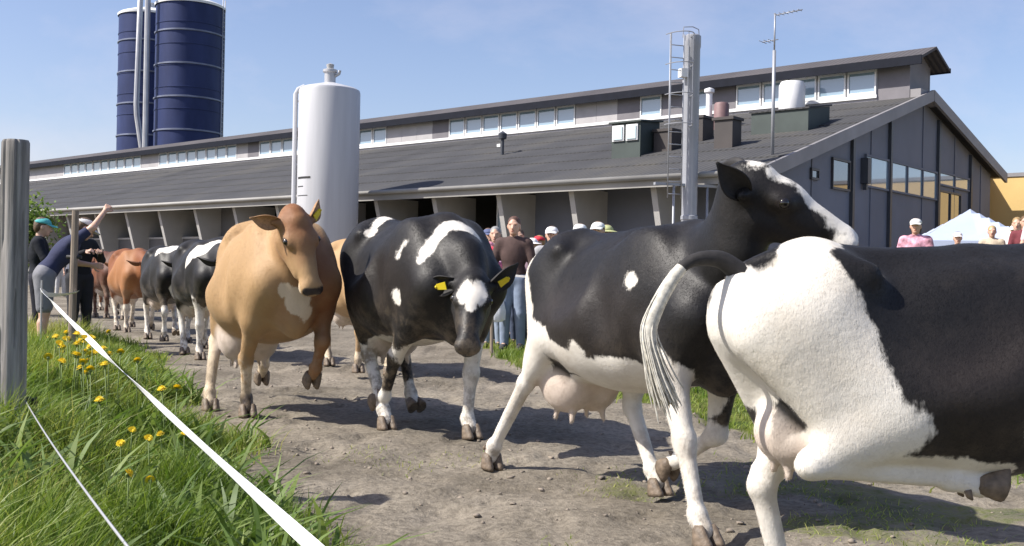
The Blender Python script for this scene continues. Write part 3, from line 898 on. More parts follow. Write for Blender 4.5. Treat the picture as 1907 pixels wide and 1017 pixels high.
M['holstein'] = coat_mat('black_and_white_coat', (0.0105, 0.0095, 0.0098), (0.022, 0.017, 0.015), (0.76, 0.72, 0.65))
M['tan_cow'] = coat_mat('tan_coat', (0.46, 0.29, 0.140), (0.22, 0.080, 0.030), (0.70, 0.58, 0.42), 0.6)
M['red_cow'] = coat_mat('red_brown_coat', (0.22, 0.075, 0.025), (0.36, 0.16, 0.06), (0.72, 0.64, 0.52), 0.6)
M['brown_cow'] = coat_mat('chestnut_coat', (0.10, 0.035, 0.018), (0.20, 0.07, 0.03), (0.70, 0.62, 0.5), 0.6)
M['hoof'] = simple('horn_hoof', (0.16, 0.12, 0.085), 0.6, var=0.35, scale=30, bump=0.3)
M['eye'] = simple('dark_eye', (0.012, 0.009, 0.008), 0.08, var=0.1, spec=0.8)
M['tag_yellow'] = simple('yellow_plastic', (0.80, 0.62, 0.03), 0.4, var=0.05)
M['ear_black'] = simple('black_ear_hair', (0.018, 0.016, 0.016), 0.7, var=0.3, scale=40)
M['ear_red'] = simple('red_brown_ear_hair', (0.22, 0.09, 0.04), 0.7, var=0.3, scale=40)
M['ear_tan'] = simple('tan_ear_hair', (0.38, 0.21, 0.10), 0.7, var=0.3, scale=40)
M['switch_white'] = simple('pale_tail_hair', (0.55, 0.52, 0.45), 0.8, var=0.3, scale=50)
M['switch_black'] = simple('black_tail_hair', (0.02, 0.018, 0.018), 0.8, var=0.3, scale=50)

def V3(*a): return np.array(a, float)
def unit(v):
    v = np.asarray(v, float); return v / np.linalg.norm(v)

def hoof_mesh():
    """two claws, sole at z=0, toes to +x, top at z=.085"""
    mb = MB()
    for s in (-1, 1):
        rings = []
        for z, x0, x1, w in ((0.0, -0.045, 0.078, 0.034), (0.02, -0.045, 0.074, 0.034), (0.05, -0.040, 0.052, 0.031), (0.08, -0.034, 0.034, 0.028), (0.095, -0.02, 0.02, 0.016)):
            ring = []
            for k in range(12):
                a = 2 * math.pi * k / 12
                cx = (x0 + x1) / 2; rx = (x1 - x0) / 2
                px = cx + rx * math.cos(a); py = w * math.sin(a)
                if math.cos(a) > 0.3: py *= 0.82
                ring.append(mb.bm.verts.new((px, s * 0.033 + py, z)))
            rings.append(ring)
        for a, b in zip(rings, rings[1:]):
            for k in range(12):
                f = mb.bm.faces.new((a[k], a[(k + 1) % 12], b[(k + 1) % 12], b[k])); f.smooth = True
        mb.bm.faces.new(rings[0][::-1]); mb.bm.faces.new(rings[-1])
        mb.tube([(-0.030, s * 0.026, 0.125), (-0.052, s * 0.027, 0.112), (-0.060, s * 0.027, 0.098)], [0.014, 0.011, 0.004], 8)
    bmesh.ops.recalc_face_normals(mb.bm, faces=mb.bm.faces)
    me = bpy.data.meshes.new('hoof'); mb.bm.to_mesh(me); mb.bm.free()
    me.materials.append(M['hoof'])
    return me
HOOF = hoof_mesh()
def ball_mesh(name, r, mat, seg=14):
    mb = MB(); mb.lathe([(0 if i in (0, 8) else r * math.sin(math.pi * i / 8), -r * math.cos(math.pi * i / 8)) for i in range(9)], seg)
    bmesh.ops.recalc_face_normals(mb.bm, faces=mb.bm.faces)
    me = bpy.data.meshes.new(name); mb.bm.to_mesh(me); mb.bm.free(); me.materials.append(mat); return me
EYE = ball_mesh('eye', 0.024, M['eye'])

def ear_mesh(mat, length=0.22, width=0.085):
    """leaf-shaped cupped ear along +x, opening towards +z"""
    mb = MB(); n = 9; m_ = 6
    top, bot = [], []
    for i in range(n + 1):
        t = i / n
        w = width * (0.34 + 0.66 * math.sin(math.pi * min(1, t * 0.92 + 0.10)) ** 0.8) * (1 - t ** 5)
        w = max(w, 0.006)
        ra, rb = [], []
        for j in range(m_ + 1):
            u = (j / m_) * 2 - 1
            y = w * u * (1 - .25 * abs(u) ** 2)
            z = 0.55 * w * (u * u) * (1.0 - 0.45 * t) - 0.035 * t * t
            th = 0.006 + 0.012 * (1 - t) * (1 - abs(u))
            ra.append(mb.bm.verts.new((length * t, y, z)))
            rb.append(mb.bm.verts.new((length * t, y * 1.06, z - th - (0.02 if i == 0 else 0) * (1 - abs(u)))))
        top.append(ra); bot.append(rb)
    for i in range(n):
        for j in range(m_):
            for g, rev in ((top, False), (bot, True)):
                q = [g[i][j], g[i + 1][j], g[i + 1][j + 1], g[i][j + 1]]
                f = mb.bm.faces.new(q[::-1] if rev else q); f.smooth = True
        for j in (0, m_):
            f = mb.bm.faces.new((top[i][j], top[i + 1][j], bot[i + 1][j], bot[i][j])); f.smooth = True
    mb.bm.faces.new([v for v in top[n]] + [v for v in bot[n][::-1]])
    mb.bm.faces.new([v for v in top[0][::-1]] + [v for v in bot[0]])
    bmesh.ops.recalc_face_normals(mb.bm, faces=mb.bm.faces)
    me = bpy.data.meshes.new('ear'); mb.bm.to_mesh(me); mb.bm.free(); me.materials.append(mat)
    return me
EARS = {k: ear_mesh(M[k]) for k in ('ear_black', 'ear_red', 'ear_tan')}
def tag_mesh():
    mb = MB(); mb.hexa([(-.004, -.028, -.075), (.004, -.028, -.075), (.004, .028, -.075), (-.004, .028, -.075),
                        (-.004, -.020, 0.0), (.004, -.020, 0.0), (.004, .020, 0.0), (-.004, .020, 0.0)])
    mb.lathe([(0, -.012), (.011, -.012), (.011, -.002), (0, .0)], 10, (0, 0, 0.012))
    bmesh.ops.recalc_face_normals(mb.bm, faces=mb.bm.faces)
    me = bpy.data.meshes.new('ear_tag'); mb.bm.to_mesh(me); mb.bm.free(); me.materials.append(M['tag_yellow']); return me
TAG = tag_mesh()

def frame_from(x, zhint):
    x = unit(x); z = np.asarray(zhint, float); z = unit(z - x * (z @ x)); y = np.cross(z, x)
    return np.array([x, y, z])          # rows
def mat_rows(Rw, loc, s=1.0):
    m = Matrix.Identity(4)
    for r in range(3):
        for c in range(3): m[r][c] = Rw[c][r] * s
        m[r][3] = loc[r]
    return m

def short_hair(me, Vv, n, ln, mat, parent, headc, hw):
    """short lying hairs, one thin triangle each, carrying the coat's own colour fields"""
    r = np.random.default_rng(11)
    nf = len(me.polygons)
    f = np.zeros(nf * 4, np.int32); me.polygons.foreach_get('vertices', f); f = f.reshape(-1, 4)
    nr = np.zeros(nf * 3, np.float32); me.polygons.foreach_get('normal', nr); nr = nr.reshape(-1, 3)
    ar = np.zeros(nf, np.float32); me.polygons.foreach_get('area', ar)
    pk = r.choice(nf, n, p=ar / ar.sum())
    w = r.random((n, 2)); a, b = w[:, :1], w[:, 1:]
    q = Vv[f[pk]]
    P = q[:, 0] * (1 - a) * (1 - b) + q[:, 1] * a * (1 - b) + q[:, 2] * a * b + q[:, 3] * (1 - a) * b
    Nn = nr[pk]
    d = np.tile(np.array([-0.8, 0.0, -0.75]), (n, 1)) + r.normal(0, 0.20, (n, 3))
    d[:, 0] += 0.9 * (vnoise(P[:, 0] * 1.0, P[:, 2], 2.6) - 0.5); d[:, 2] += 0.9 * (vnoise(P[:, 2] + 9, P[:, 0], 2.6) - 0.5)
    d -= Nn * (d * Nn).sum(1)[:, None]
    d /= np.linalg.norm(d, axis=1)[:, None] + 1e-6
    s = np.cross(Nn, d)
    dist = np.linalg.norm(P - headc, axis=1)
    L = ln * r.uniform(0.6, 1.25, n) * np.clip(0.45 + dist * 0.7, 0.45, 1.0)
    hwv = (hw * r.uniform(0.7, 1.3, n))[:, None]
    tip = P + (d * 0.96 + Nn * r.uniform(0.04, 0.15, n)[:, None]) * L[:, None]
    V = np.stack([P - s * hwv - Nn * 0.001, P + s * hwv - Nn * 0.001, tip], 1).reshape(-1, 3)
    hm = np_mesh('hair', V, np.arange(n * 3).reshape(-1, 3), True)
    for nm in ('white', 'tone', 'pink', 'dark', 'mud', 'stain'):
        at = np.zeros(len(Vv), np.float32); me.attributes[nm].data.foreach_get('value', at)
        v = at[f[pk, 0]]
        fattr(hm, nm, np.repeat(v, 3))
    o = link_mesh('hair', hm, mat, parent)
    o['kind'] = 'stuff'
    return o

SIDE = {'R': -1, 'L': 1}
def cow(label, loc, ang, scale, pose, coat, ear='ear_black', h=0.016, switch='switch_black', group=None, tags=''):
    """one animal, built in its own frame: +x forward, +y its left, z up"""
    P = []
    add = lambda *p, k=None: P.append((p, k))
    # trunk
    bz = pose.get('belly', 0.0)
    wd = pose.get('width', 1.0)
    add('e', (0.02, 0, 0.985), (0.80, 0.355 * wd, 0.39))
    add('e', (-0.10, 0, 0.90 - bz), (0.62, 0.385 * wd, 0.34), k=0.10)
    add('e', (0.42, 0, 1.01), (0.38, 0.270 * wd, 0.375), k=0.08)
    add('e', (-0.62, 0, 1.15), (0.32, 0.245, 0.24), k=0.08)
    add('c', (-0.62, 0, 1.33), (0.0, 0, 1.30), 0.075, 0.07, k=0.08)
    add('c', (0.0, 0, 1.30), (0.46, 0, 1.32), 0.07, 0.085, k=0.08)
    add('c', (-0.60, 0, 1.34), (-0.84, 0, 1.28), 0.075, 0.055, k=0.07)
    for s in (-1, 1):
        add('c', (-0.49, s * 0.215, 1.300), (-0.60, s * 0.13, 1.31), 0.032, 0.070, k=0.11)     # hook bone
        P.append((('e', (-0.28, s * 0.385 * wd, 1.16), (0.22, 0.075, 0.15)), -0.16))                     # hollow before the hip
        P.append((('e', (0.17, s * 0.40 * wd, 1.06), (0.08, 0.075, 0.30)), -0.12))                      # dip behind the shoulder
        add('c', (0.40, s * 0.115, 1.34), (0.60, s * 0.18, 1.02), 0.035, 0.05, k=0.06)              # shoulder blade spine

        add('c', (-0.86, s * 0.115, 1.225), (-0.75, s * 0.12, 1.2), 0.048, 0.08, k=0.06)       # pin bone
        P.append((('e', (-0.80, s * 0.085, 1.325), (0.11, 0.045, 0.045)), -0.05))                  # hollow beside the tail head
        P.append((('c', (-0.70, s * 0.36, 1.02), (-0.66, s * 0.32, 0.82), 0.03, 0.03), -0.07))      # groove of the ham
        add('e', (0.33, s * 0.20, 1.12), (0.26, 0.10, 0.26), k=0.08)                            # shoulder mass
    add('e', (0.66, 0, 0.80), (0.15, 0.12, 0.21), k=0.10)                                       # brisket
    # neck and head
    poll = V3(*pose['poll']); F = unit(pose['face']); U = pose.get('up', (0, 0, 1))
    Hf = frame_from(F, U); HS = pose.get('hs', 1.0)
    hl = lambda x, y, z: poll + HS * (Hf[0] * x + Hf[1] * y + Hf[2] * z)
    crest_b = V3(*pose.get('crest', (0.44, 0, 1.22))); throat_b = V3(*pose.get('throat', (0.60, 0, 1.00)))
    mid = pose.get('neckmid')
    nape = hl(-0.01, 0, -0.05); throat = hl(0.07, 0, -0.17)
    if mid is None: mid = (crest_b + nape) / 2 + V3(0, 0, 0.03)
    mid = V3(*mid)
    dv = unit(nape - crest_b); down = unit(np.cross(np.cross(dv, (0, 0, -1)), dv) + 1e-6)
    add('c', crest_b, mid, 0.165, 0.115, 0.75, k=0.09)
    add('c', mid, nape, 0.115, 0.085, 0.85, k=0.07)
    tm = (throat_b + throat) / 2 + down * 0.02
    add('c', throat_b, tm, 0.185, 0.105, 0.72, k=0.10)
    add('c', tm, throat, 0.105, 0.075, 0.8, k=0.08)
    add('c', (crest_b + throat_b) / 2, (nape + throat) / 2, 0.20, 0.095, 0.62, k=0.10)
    def he(c, r, k=0.03): add('e', hl(*c), tuple(HS * x for x in r), Hf, k=k)
    def hc(a, b, ra, rb, k=0.03): add('c', hl(*a), hl(*b), ra * HS, rb * HS, k=k)
    he((0.055, 0, -0.055), (0.125, 0.105, 0.105))
    he((0.13, 0, -0.012), (0.13, 0.092, 0.060))
    hc((-0.005, 0, 0.005), (0.05, 0, 0.012), 0.050, 0.062)
    hc((0.18, 0, -0.045), (0.44, 0, -0.088), 0.078, 0.056, 0.04)
    for s in (-1, 1):
        he((0.165, s * 0.082, -0.020), (0.055, 0.036, 0.036), 0.025)       # orbit
        hc((0.11, s * 0.050, -0.145), (0.34, s * 0.028, -0.140), 0.066, 0.040, 0.04)   # jaw
        hc((0.21, s * 0.062, -0.075), (0.33, s * 0.04, -0.095), 0.030, 0.030, 0.03)    # cheek ridge
        he((0.480, s * 0.040, -0.088), (0.034, 0.028, 0.030), 0.02)        # nostril wing
        hc((0.02, s * 0.09, -0.04), (0.01, s * 0.13, -0.045), 0.034, 0.024, 0.03)      # ear root
    he((0.455, 0, -0.105), (0.062, 0.074, 0.058), 0.03)
    he((0.430, 0, -0.158), (0.062, 0.050, 0.026), 0.018)
    # legs
    feet = []
    legcaps = []
    for key, lg in pose['legs'].items():
        s = SIDE[key[1]]
        if key[0] == 'H':
            st, hk, ft, te = [V3(*q) for q in lg]
            hip = V3(-0.64, s * 0.15, 1.12); pin = V3(-0.80, s * 0.13, 1.12)
            add('c', hip, st, 0.185, 0.115, 0.72, k=0.08)
            mg = st * 0.45 + hk * 0.55
            add('c', pin, mg, 0.125, 0.062, 0.75, k=0.08)
            add('c', st, hk, 0.118, 0.046, 0.8, k=0.06)
            back = unit(np.cross(np.cross(ft - hk, (0, 1, 0)), (0, 0, 1)) * 0 + (hk - (st + ft) / 2) + 1e-6)
            add('c', hk, hk + back * 0.040 + unit(st - hk) * 0.045, 0.045, 0.027, k=0.025)
            add('c', hk, ft, 0.045, 0.034, k=0.03)
            add('c', ft, ft, 0.044, 0.044, k=0.02)
            add('c', ft, te, 0.040, 0.043, k=0.02)
            legcaps.append((key, [st, hk, ft, te]))
            feet.append((ft, te, hk))
        else:
            el, kn, ft, te = [V3(*q) for q in lg]
            dx = 0.22 * (el[0] - 0.50)
            ps = V3(0.66 + dx, s * 0.19, 0.96)
            add('c', (0.42, s * 0.14, 1.24), ps, 0.085, 0.115, 0.8, k=0.08)
            add('c', ps, el, 0.120, 0.100, 0.8, k=0.08)
            add('c', el + V3(-0.05, 0, 0.12), el, 0.11, 0.085, 0.75, k=0.07)
            add('c', el, kn, 0.088, 0.050, 0.85, k=0.05)
            add('c', kn, kn + unit(ft - kn) * 0.03, 0.052, 0.047, k=0.025)
            add('c', kn, ft, 0.041, 0.034, k=0.03)
            add('c', ft, ft, 0.043, 0.043, k=0.02)
            add('c', ft, te, 0.039, 0.042, k=0.02)
            legcaps.append((key, [el, kn, ft, te]))
            feet.append((ft, te, kn))
    # udder
    if pose.get('udder'):
        ux, uz, us = pose['udder']; uy = pose.get('udy', 0.0)
        for s in (-1, 1):
            add('e', (ux, uy + s * 0.075 * us, uz), (0.19 * us, 0.125 * us, 0.17 * us), k=0.05)
            for dx in (-0.075, 0.075):
                add('c', (ux + dx * us, uy + s * 0.08 * us, uz - 0.13 * us), (ux + dx * us * 1.1, uy + s * 0.095 * us, uz - 0.205 * us), 0.022, 0.013, k=0.018)
        add('e', (ux + .12, 0, uz + .12), (0.22 * us, 0.17 * us, 0.13 * us), k=0.07)
    me, Vv = sdf_mesh('body', P, h)
    X, Y, Z = Vv[:, 0], Vv[:, 1], Vv[:, 2]
    # colour fields (signed, metres inside the patch)
    def field(lst, start=-1.0):
        f = np.full(len(Vv), start)
        for it in lst:
            neg = it[0] == '-'
            p = it[1:] if neg else it
            if p[0] == 'h': p = ('e', hl(*p[1]), tuple(x * HS for x in p[2]), Hf)       # ellipsoid in the head's frame
            elif p[0] == 'hc': p = ('c', hl(*p[1]), hl(*p[2]), p[3], p[4])
            elif p[0] == 'leg':                                                          # leg sheath from joint i
                jo = dict(legcaps)[p[1]]
                for a, b in zip(jo[p[2]:], jo[p[2] + 1:]):
                    f = np.maximum(f, -prim_d(('c', a, b, p[3], p[3]), X, Y, Z)) if not neg else np.minimum(f, prim_d(('c', a, b, p[3], p[3]), X, Y, Z))
                continue
            elif p[0] == 'below': 
                d = p[1] - Z
                f = np.maximum(f, d); continue
            d = prim_d(p, X, Y, Z)
            f = np.minimum(f, d) if neg else np.maximum(f, -d)
        return f
    fattr(me, 'white', field(coat.get('white', [])))
    fattr(me, 'tone', field(coat.get('tone', [])))
    pk = list(coat.get('pink', []))
    if pose.get('udder') and coat.get('udder_pink', True):
        ux, uz, us = pose['udder']
        pk.append(('e', (ux, pose.get('udy', 0.0), uz - .04), (0.24 * us, 0.23 * us, 0.24 * us)))
    fattr(me, 'pink', field(pk))
    dk = [('h', (0.510, s * 0.040, -0.085), (0.020, 0.016, 0.018)) for s in (-1, 1)] + [('h', (0.172, s * 0.118, -0.018), (0.034, 0.02, 0.022)) for s in (-1, 1)]
    dk += [('hc', (0.40, s * 0.06, -0.135), (0.485, s * 0.02, -0.135), 0.009, 0.009) for s in (-1, 1)]
    dk += coat.get('dark', [])
    if coat.get('muzzle_dark', False): dk.append(('h', (0.505, 0, -0.10), (0.04, 0.085, 0.05)))
    fattr(me, 'dark', field(dk))
    fattr(me, 'mud', np.maximum(np.clip(1.15 - Z / 0.45, 0, 1) * coat.get('mud', 1.0), np.clip(field(coat.get('muddy', [])) * 40, 0, 1.4)))
    fattr(me, 'stain', np.clip((0.98 - Z) / 0.5, 0, 1) * coat.get('mud', 1.0))
    root = empty('cow', loc, R(ang), label, 'cow', group)
    root.scale = (scale,) * 3
    if pose.get('pitch'): root.rotation_euler = (0, -R(pose['pitch']), R(ang))
    body = link_mesh('body', me, M[coat['mat']], root)
    if pose.get('hairs'): short_hair(me, Vv, pose['hairs'], pose.get('hairlen', 0.016), M[coat['mat']], body, hl(0.2, 0, -.05), pose.get('hairw', 0.0011))
    # hooves
    for ft, te, up in feet:
        d = unit(te - ft)
        zax = -d
        fwd = np.array([1.0, 0, 0]) if abs(d[0]) < 0.85 else np.array([0, 0, 1.0])
        if abs(d[0]) >= 0.85 and d[0] < 0: fwd = np.array([0, 0, -1.0])
        if te[2] < 0.12: zax = unit(np.array([0, 0, 1.0]) * 0.8 + zax * 0.2)
        x = unit(fwd - zax * (fwd @ zax)); y = np.cross(zax, x)
        o = link_mesh('hoof', HOOF, None, root)
        o.matrix_local = mat_rows(np.array([x, y, zax]), te - zax * 0.068 + x * 0.008)
    for s in (-1, 1):
        o = link_mesh('eye', EYE, None, root)
        o.location = hl(0.172, s * 0.101, -0.016)
    # ears
    for s, nm in ((-1, 'R'), (1, 'L')):
        o = link_mesh('ear', EARS[ear], None, root)
        d = pose.get('ear' + nm, (-0.25, s * 1.0, -0.12)); up = pose.get('earup' + nm, (0.9, 0, -0.3))
        D = Hf[0] * d[0] + Hf[1] * d[1] + Hf[2] * d[2]
        Ud = Hf[0] * up[0] + Hf[1] * up[1] + Hf[2] * up[2]
        Rw = frame_from(D, Ud)
        o.matrix_local = mat_rows(Rw, hl(0.012, s * 0.105, -0.042), HS * pose.get('earscale', 1.0))
        if nm in tags:
            g = link_mesh('ear_tag', TAG, None, o)
            g.matrix_local = Matrix.Translation((0.11, 0.0, 0.035)) @ Matrix.Rotation(R(90), 4, 'Y') @ Matrix.Rotation(R(0), 4, 'Z') @ Matrix.Scale(0.85 * pose.get('tagscale', 1.0), 4)
    # tail
    tp = pose.get('tail', [(-0.86, 0, 1.30), (-0.95, 0, 1.26), (-0.98, 0.01, 1.05), (-0.97, 0.02, 0.75), (-0.96, 0.03, 0.5)])
    n = len(tp)
    def spline(pts, m=6):
        pts = [Vector(p) for p in pts]; out = []
        for i in range(len(pts) - 1):
            p0, p1, p2, p3 = pts[max(i - 1, 0)], pts[i], pts[i + 1], pts[min(i + 2, len(pts) - 1)]
            for k in range(m):
                t = k / m
                out.append(0.5 * ((2 * p1) + (p2 - p0) * t + (2 * p0 - 5 * p1 + 4 * p2 - p3) * t * t + (3 * p1 - p0 - 3 * p2 + p3) * t ** 3))
        out.append(pts[-1]); return out
    sp = spline(tp)
    cut = int(len(sp) * pose.get('tailcut', 0.68))
    mb = MB(); mb.tube(sp[:cut + 1], [0.040 - 0.022 * i / cut for i in range(cut + 1)], 12)
    tl = mb.build('tail', M[coat.get('tailmat', 'switch_black')], root)
    mb = MB(); q = sp[cut - 1:]; m_ = len(q) - 1
    mb.tube(q, [0.015 + 0.013 * math.sin(math.pi * min(1, (i / m_) * 0.9 + 0.1)) ** 0.7 if i < m_ else 0.008 for i in range(m_ + 1)], 12)
    rs = np.random.default_rng(5)
    for k in range(170):       # loose strands of the switch
        off = Vector(rs.normal(0, 0.014, 3)); j = rs.integers(0, max(1, m_ // 2))
        mb.tube([q[i] + off * (0.4 + 1.3 * (i - j) / max(1, m_ - j)) for i in range(j, m_ + 1)], [0.0030 if i < m_ else 0.0008 for i in range(j, m_ + 1)], 5)
    mb.build('switch', M[switch], tl)
    return root

# standing / trotting leg sets (stifle|elbow, hock|knee, fetlock, toe joint)
def HL(s, *q): return [(x, s * y, z) for x, y, z in q]

# --- brown cow at the head of the left group, coming at the camera, head down
rootA = cow('tan brown cow with a lowered reddish head and yellow ear tag, running beside the grass',
    (-1.77, 7.6, 0), -64, 1.02,
    dict(poll=(0.93, -0.08, 1.40), face=(0.27, 0.10, -0.50), up=(0.8, 0.05, 0.5), hs=1.02, neckmid=(0.76, -0.03, 1.28), width=1.16, hairs=170000, hairlen=0.022, hairw=0.0011,
         earR=(-0.12, -1.0, 0.10), earupR=(0.8, 0, 0.5), earL=(-0.75, 0.75, 0.1), earupL=(0.5, 0.5, 0.5),
         udder=(-0.34, 0.55, 1.12), udy=-0.10, belly=0.05, earscale=0.80, tagscale=1.35,
         legs=dict(HR=[(-0.42, -0.26, 0.80), (-0.52, -0.31, 0.50), (-0.34, -0.38, 0.13), (-0.30, -0.38, 0.066)],
                   HL=[(-0.50, 0.20, 0.82), (-0.86, 0.18, 0.60), (-1.02, 0.17, 0.27), (-1.08, 0.17, 0.19)],
                   FR=[(0.40, -0.21, 0.72), (0.12, -0.21, 0.42), (0.06, -0.19, 0.13), (0.10, -0.19, 0.066)],
                   FL=[(0.56, 0.20, 0.80), (0.66, 0.19, 0.58), (0.54, 0.18, 0.38), (0.47, 0.18, 0.33)])),
    dict(mat='tan_cow', tailmat='ear_tan', mud=0.7,
         tone=[('h', (0.05, 0, 0.01), (0.20, 0.16, 0.13)), ('c', (0.85, -.05, 1.25), (0.62, 0.08, 1.15), 0.12, 0.20), ('e', (0.62, 0.12, 0.95), (0.24, 0.26, 0.36)), ('e', (0.1, 0.42, 0.9), (0.7, 0.2, 0.5)), ('leg', 'FL', 0, 0.10)],  # red-brown head, neck and chest; left flank and foreleg carry painted shade
         white=[('leg', 'HR', 1, 0.085), ('leg', 'HL', 1, 0.085), ('leg', 'FR', 1, 0.05), ('e', (0.80, -0.02, 0.86), (0.10, 0.08, 0.09)), ('e', (0.78, -0.10, 0.92), (0.06, 0.06, 0.05)), ('e', (0.78, 0.03, 0.78), (0.06, 0.05, 0.06)), ('h', (0.46, 0, -0.13), (0.05, 0.09, 0.045))],
         dark=[('leg', 'FR', 2, 0.055), ('hc', (0.50, -.05, -.075), (0.50, .05, -.075), 0.028, 0.028)]),
    ear='ear_tan', h=0.0155, switch='switch_white', tags='L')

# --- black cow in the middle, head low and turned to the camera
rootB = cow('black cow in the middle with a heart-shaped white forehead mark and low head',
    (-0.65, 7.0, 0), -61, 1.03,
    dict(poll=(0.93, -0.05, 1.015), face=(0.34, -0.20, -0.36), up=(0.75, -0.35, 0.5), hs=0.98, neckmid=(0.74, -0.01, 1.12), hairs=170000, hairlen=0.022, hairw=0.0011, crest=(0.40, 0, 1.20), throat=(0.55, 0, 0.95),
         earR=(-0.25, -1.0, -0.55), earupR=(0.8, -0.3, 0.4), earL=(-0.55, 0.9, 0.45), earupL=(0.8, 0.4, 0.2),
         udder=(-0.42, 0.62, 1.0), belly=0.0,
         legs=dict(HR=[(-0.36, -0.22, 0.80), (-0.36, -0.19, 0.48), (-0.10, -0.18, 0.13), (-0.05, -0.18, 0.066)],
                   HL=[(-0.40, 0.22, 0.80), (-0.66, 0.19, 0.50), (-0.48, 0.18, 0.18), (-0.42, 0.18, 0.12)],
                   FR=[(0.40, -0.20, 0.74), (0.12, -0.19, 0.50), (-0.08, -0.18, 0.22), (-0.16, -0.18, 0.20)],
                   FL=[(0.47, 0.20, 0.74), (0.45, 0.19, 0.41), (0.43, 0.18, 0.12), (0.48, 0.18, 0.064)])),
    dict(mat='holstein', mud=1.0,
         white=[('h', (0.16, 0.04, 0.03), (0.08, 0.045, 0.06)), ('h', (0.16, -0.04, 0.03), (0.08, 0.045, 0.06)), ('h', (0.21, 0, 0.02), (0.08, 0.03, 0.05)),
                ('leg', 'FL', 1, 0.09), ('leg', 'FR', 2, 0.07), ('leg', 'HR', 1, 0.09), ('leg', 'HL', 2, 0.09), ('leg', 'FL', 0, 0.06),
                ('c', (0.64, -0.25, 1.12), (0.62, -0.08, 1.33), 0.035, 0.055), ('c', (0.62, -0.08, 1.33), (0.68, 0.10, 1.30), 0.055, 0.06),
                ('e', (0.0, 0, 0.55), (0.50, 0.28, 0.13)), 
                ('c', (-0.84, -.15, 1.3), (-0.84, -.24, 0.95), 0.05, 0.05), ('c', (0.42, -0.30, 1.14), (0.46, -0.26, 1.21), 0.025, 0.03), ('e', (0.42, -0.31, 0.89), (0.045, 0.08, 0.05)), ('c', (-0.55, 0.0, 1.42), (-0.42, -0.18, 1.31), 0.045, 0.04)],
         muddy=[('leg', 'HR', 1, 0.09)], tone=[('e', (-0.6, -0.3, 0.6), (0.3, 0.2, 0.4)), ('e', (0.2, -0.4, 0.9), (0.5, 0.2, 0.3))]),
    ear='ear_black', h=0.0155, tags='RL')

# --- black and white cow, head raised, right of the middle
def to_local(v, ang):
    a = R(ang); return (v[0] * math.cos(a) + v[1] * math.sin(a), -v[0] * math.sin(a) + v[1] * math.cos(a), v[2])
rootC = cow('black cow with white belly and hind legs raising its white-blazed head over the next cow',
    (0.64, 4.9, 0.0), -63, 0.935,
    dict(poll=(1.0, -0.155, 1.56), face=to_local((0.91, -0.12, -0.40), -63), up=to_local((0.42, -0.50, 0.82), -63), hs=1.04, neckmid=(0.90, -0.13, 1.25), crest=(0.44, 0, 1.14), pitch=1.5, earscale=0.85, hairs=230000, hairlen=0.018, hairw=0.0009,
         earR=(-0.75, -0.55, 0.55), earupR=(0.3, -0.9, 0.1), earL=(-0.55, 0.8, -0.05), earupL=(0.6, 0.3, 0.6),
         udder=(-0.62, 0.58, 1.10),
         tail=[(-0.86, 0, 1.30), (-0.95, -0.02, 1.28), (-1.0, -0.04, 1.1), (-0.98, -0.05, 0.85), (-0.96, -0.05, 0.65)],
         legs=dict(HR=[(-0.54, -0.24, 0.84), (-0.80, -0.25, 0.55), (-1.06, -0.32, 0.165), (-1.10, -0.32, 0.093)],
                   HL=[(-0.34, 0.20, 0.78), (-0.36, 0.18, 0.44), (-0.15, 0.17, 0.13), (-0.10, 0.17, 0.066)],
                   FR=[(0.54, -0.22, 0.74), (0.67, -0.23, 0.41), (0.78, -0.24, 0.10), (0.83, -0.24, 0.043)],
                   FL=[(0.42, 0.20, 0.72), (0.38, 0.18, 0.38), (0.10, 0.17, 0.22), (0.03, 0.17, 0.19)])),
    dict(mat='holstein', mud=0.6,
         white=[('leg', 'HR', 0, 0.13), ('leg', 'HL', 1, 0.09), ('leg', 'FR', 0, 0.115), ('leg', 'FL', 1, 0.08),
                ('c', (-0.82, -0.16, 1.25), (-0.66, -0.24, 0.85), 0.09, 0.13),
                ('c', (-0.35, -0.30, 0.70), (0.30, -0.26, 0.66), 0.13, 0.09), ('e', (-0.42, -0.33, 0.78), (0.07, 0.1, 0.10)), ('e', (-0.05, -0.36, 0.74), (0.08, 0.1, 0.09)),
                ('e', (0.0, 0, 0.55), (0.55, 0.3, 0.16)),
                ('hc', (0.02, 0.0, 0.04), (0.30, 0.0, -0.01), 0.050, 0.050), ('hc', (0.28, 0, -0.01), (0.42, 0, -0.06), 0.04, 0.06), ('h', (0.47, 0, -0.09), (0.075, 0.10, 0.06)),
                ('e', (0.38, -0.32, 1.12), (0.04, 0.08, 0.035))],
         tone=[('e', (0.0, -0.4, 0.9), (0.6, 0.25, 0.25)), ('h', (0.25, -0.1, -0.08), (0.15, 0.1, 0.1))]),
    ear='ear_black', h=0.0145, switch='switch_white')

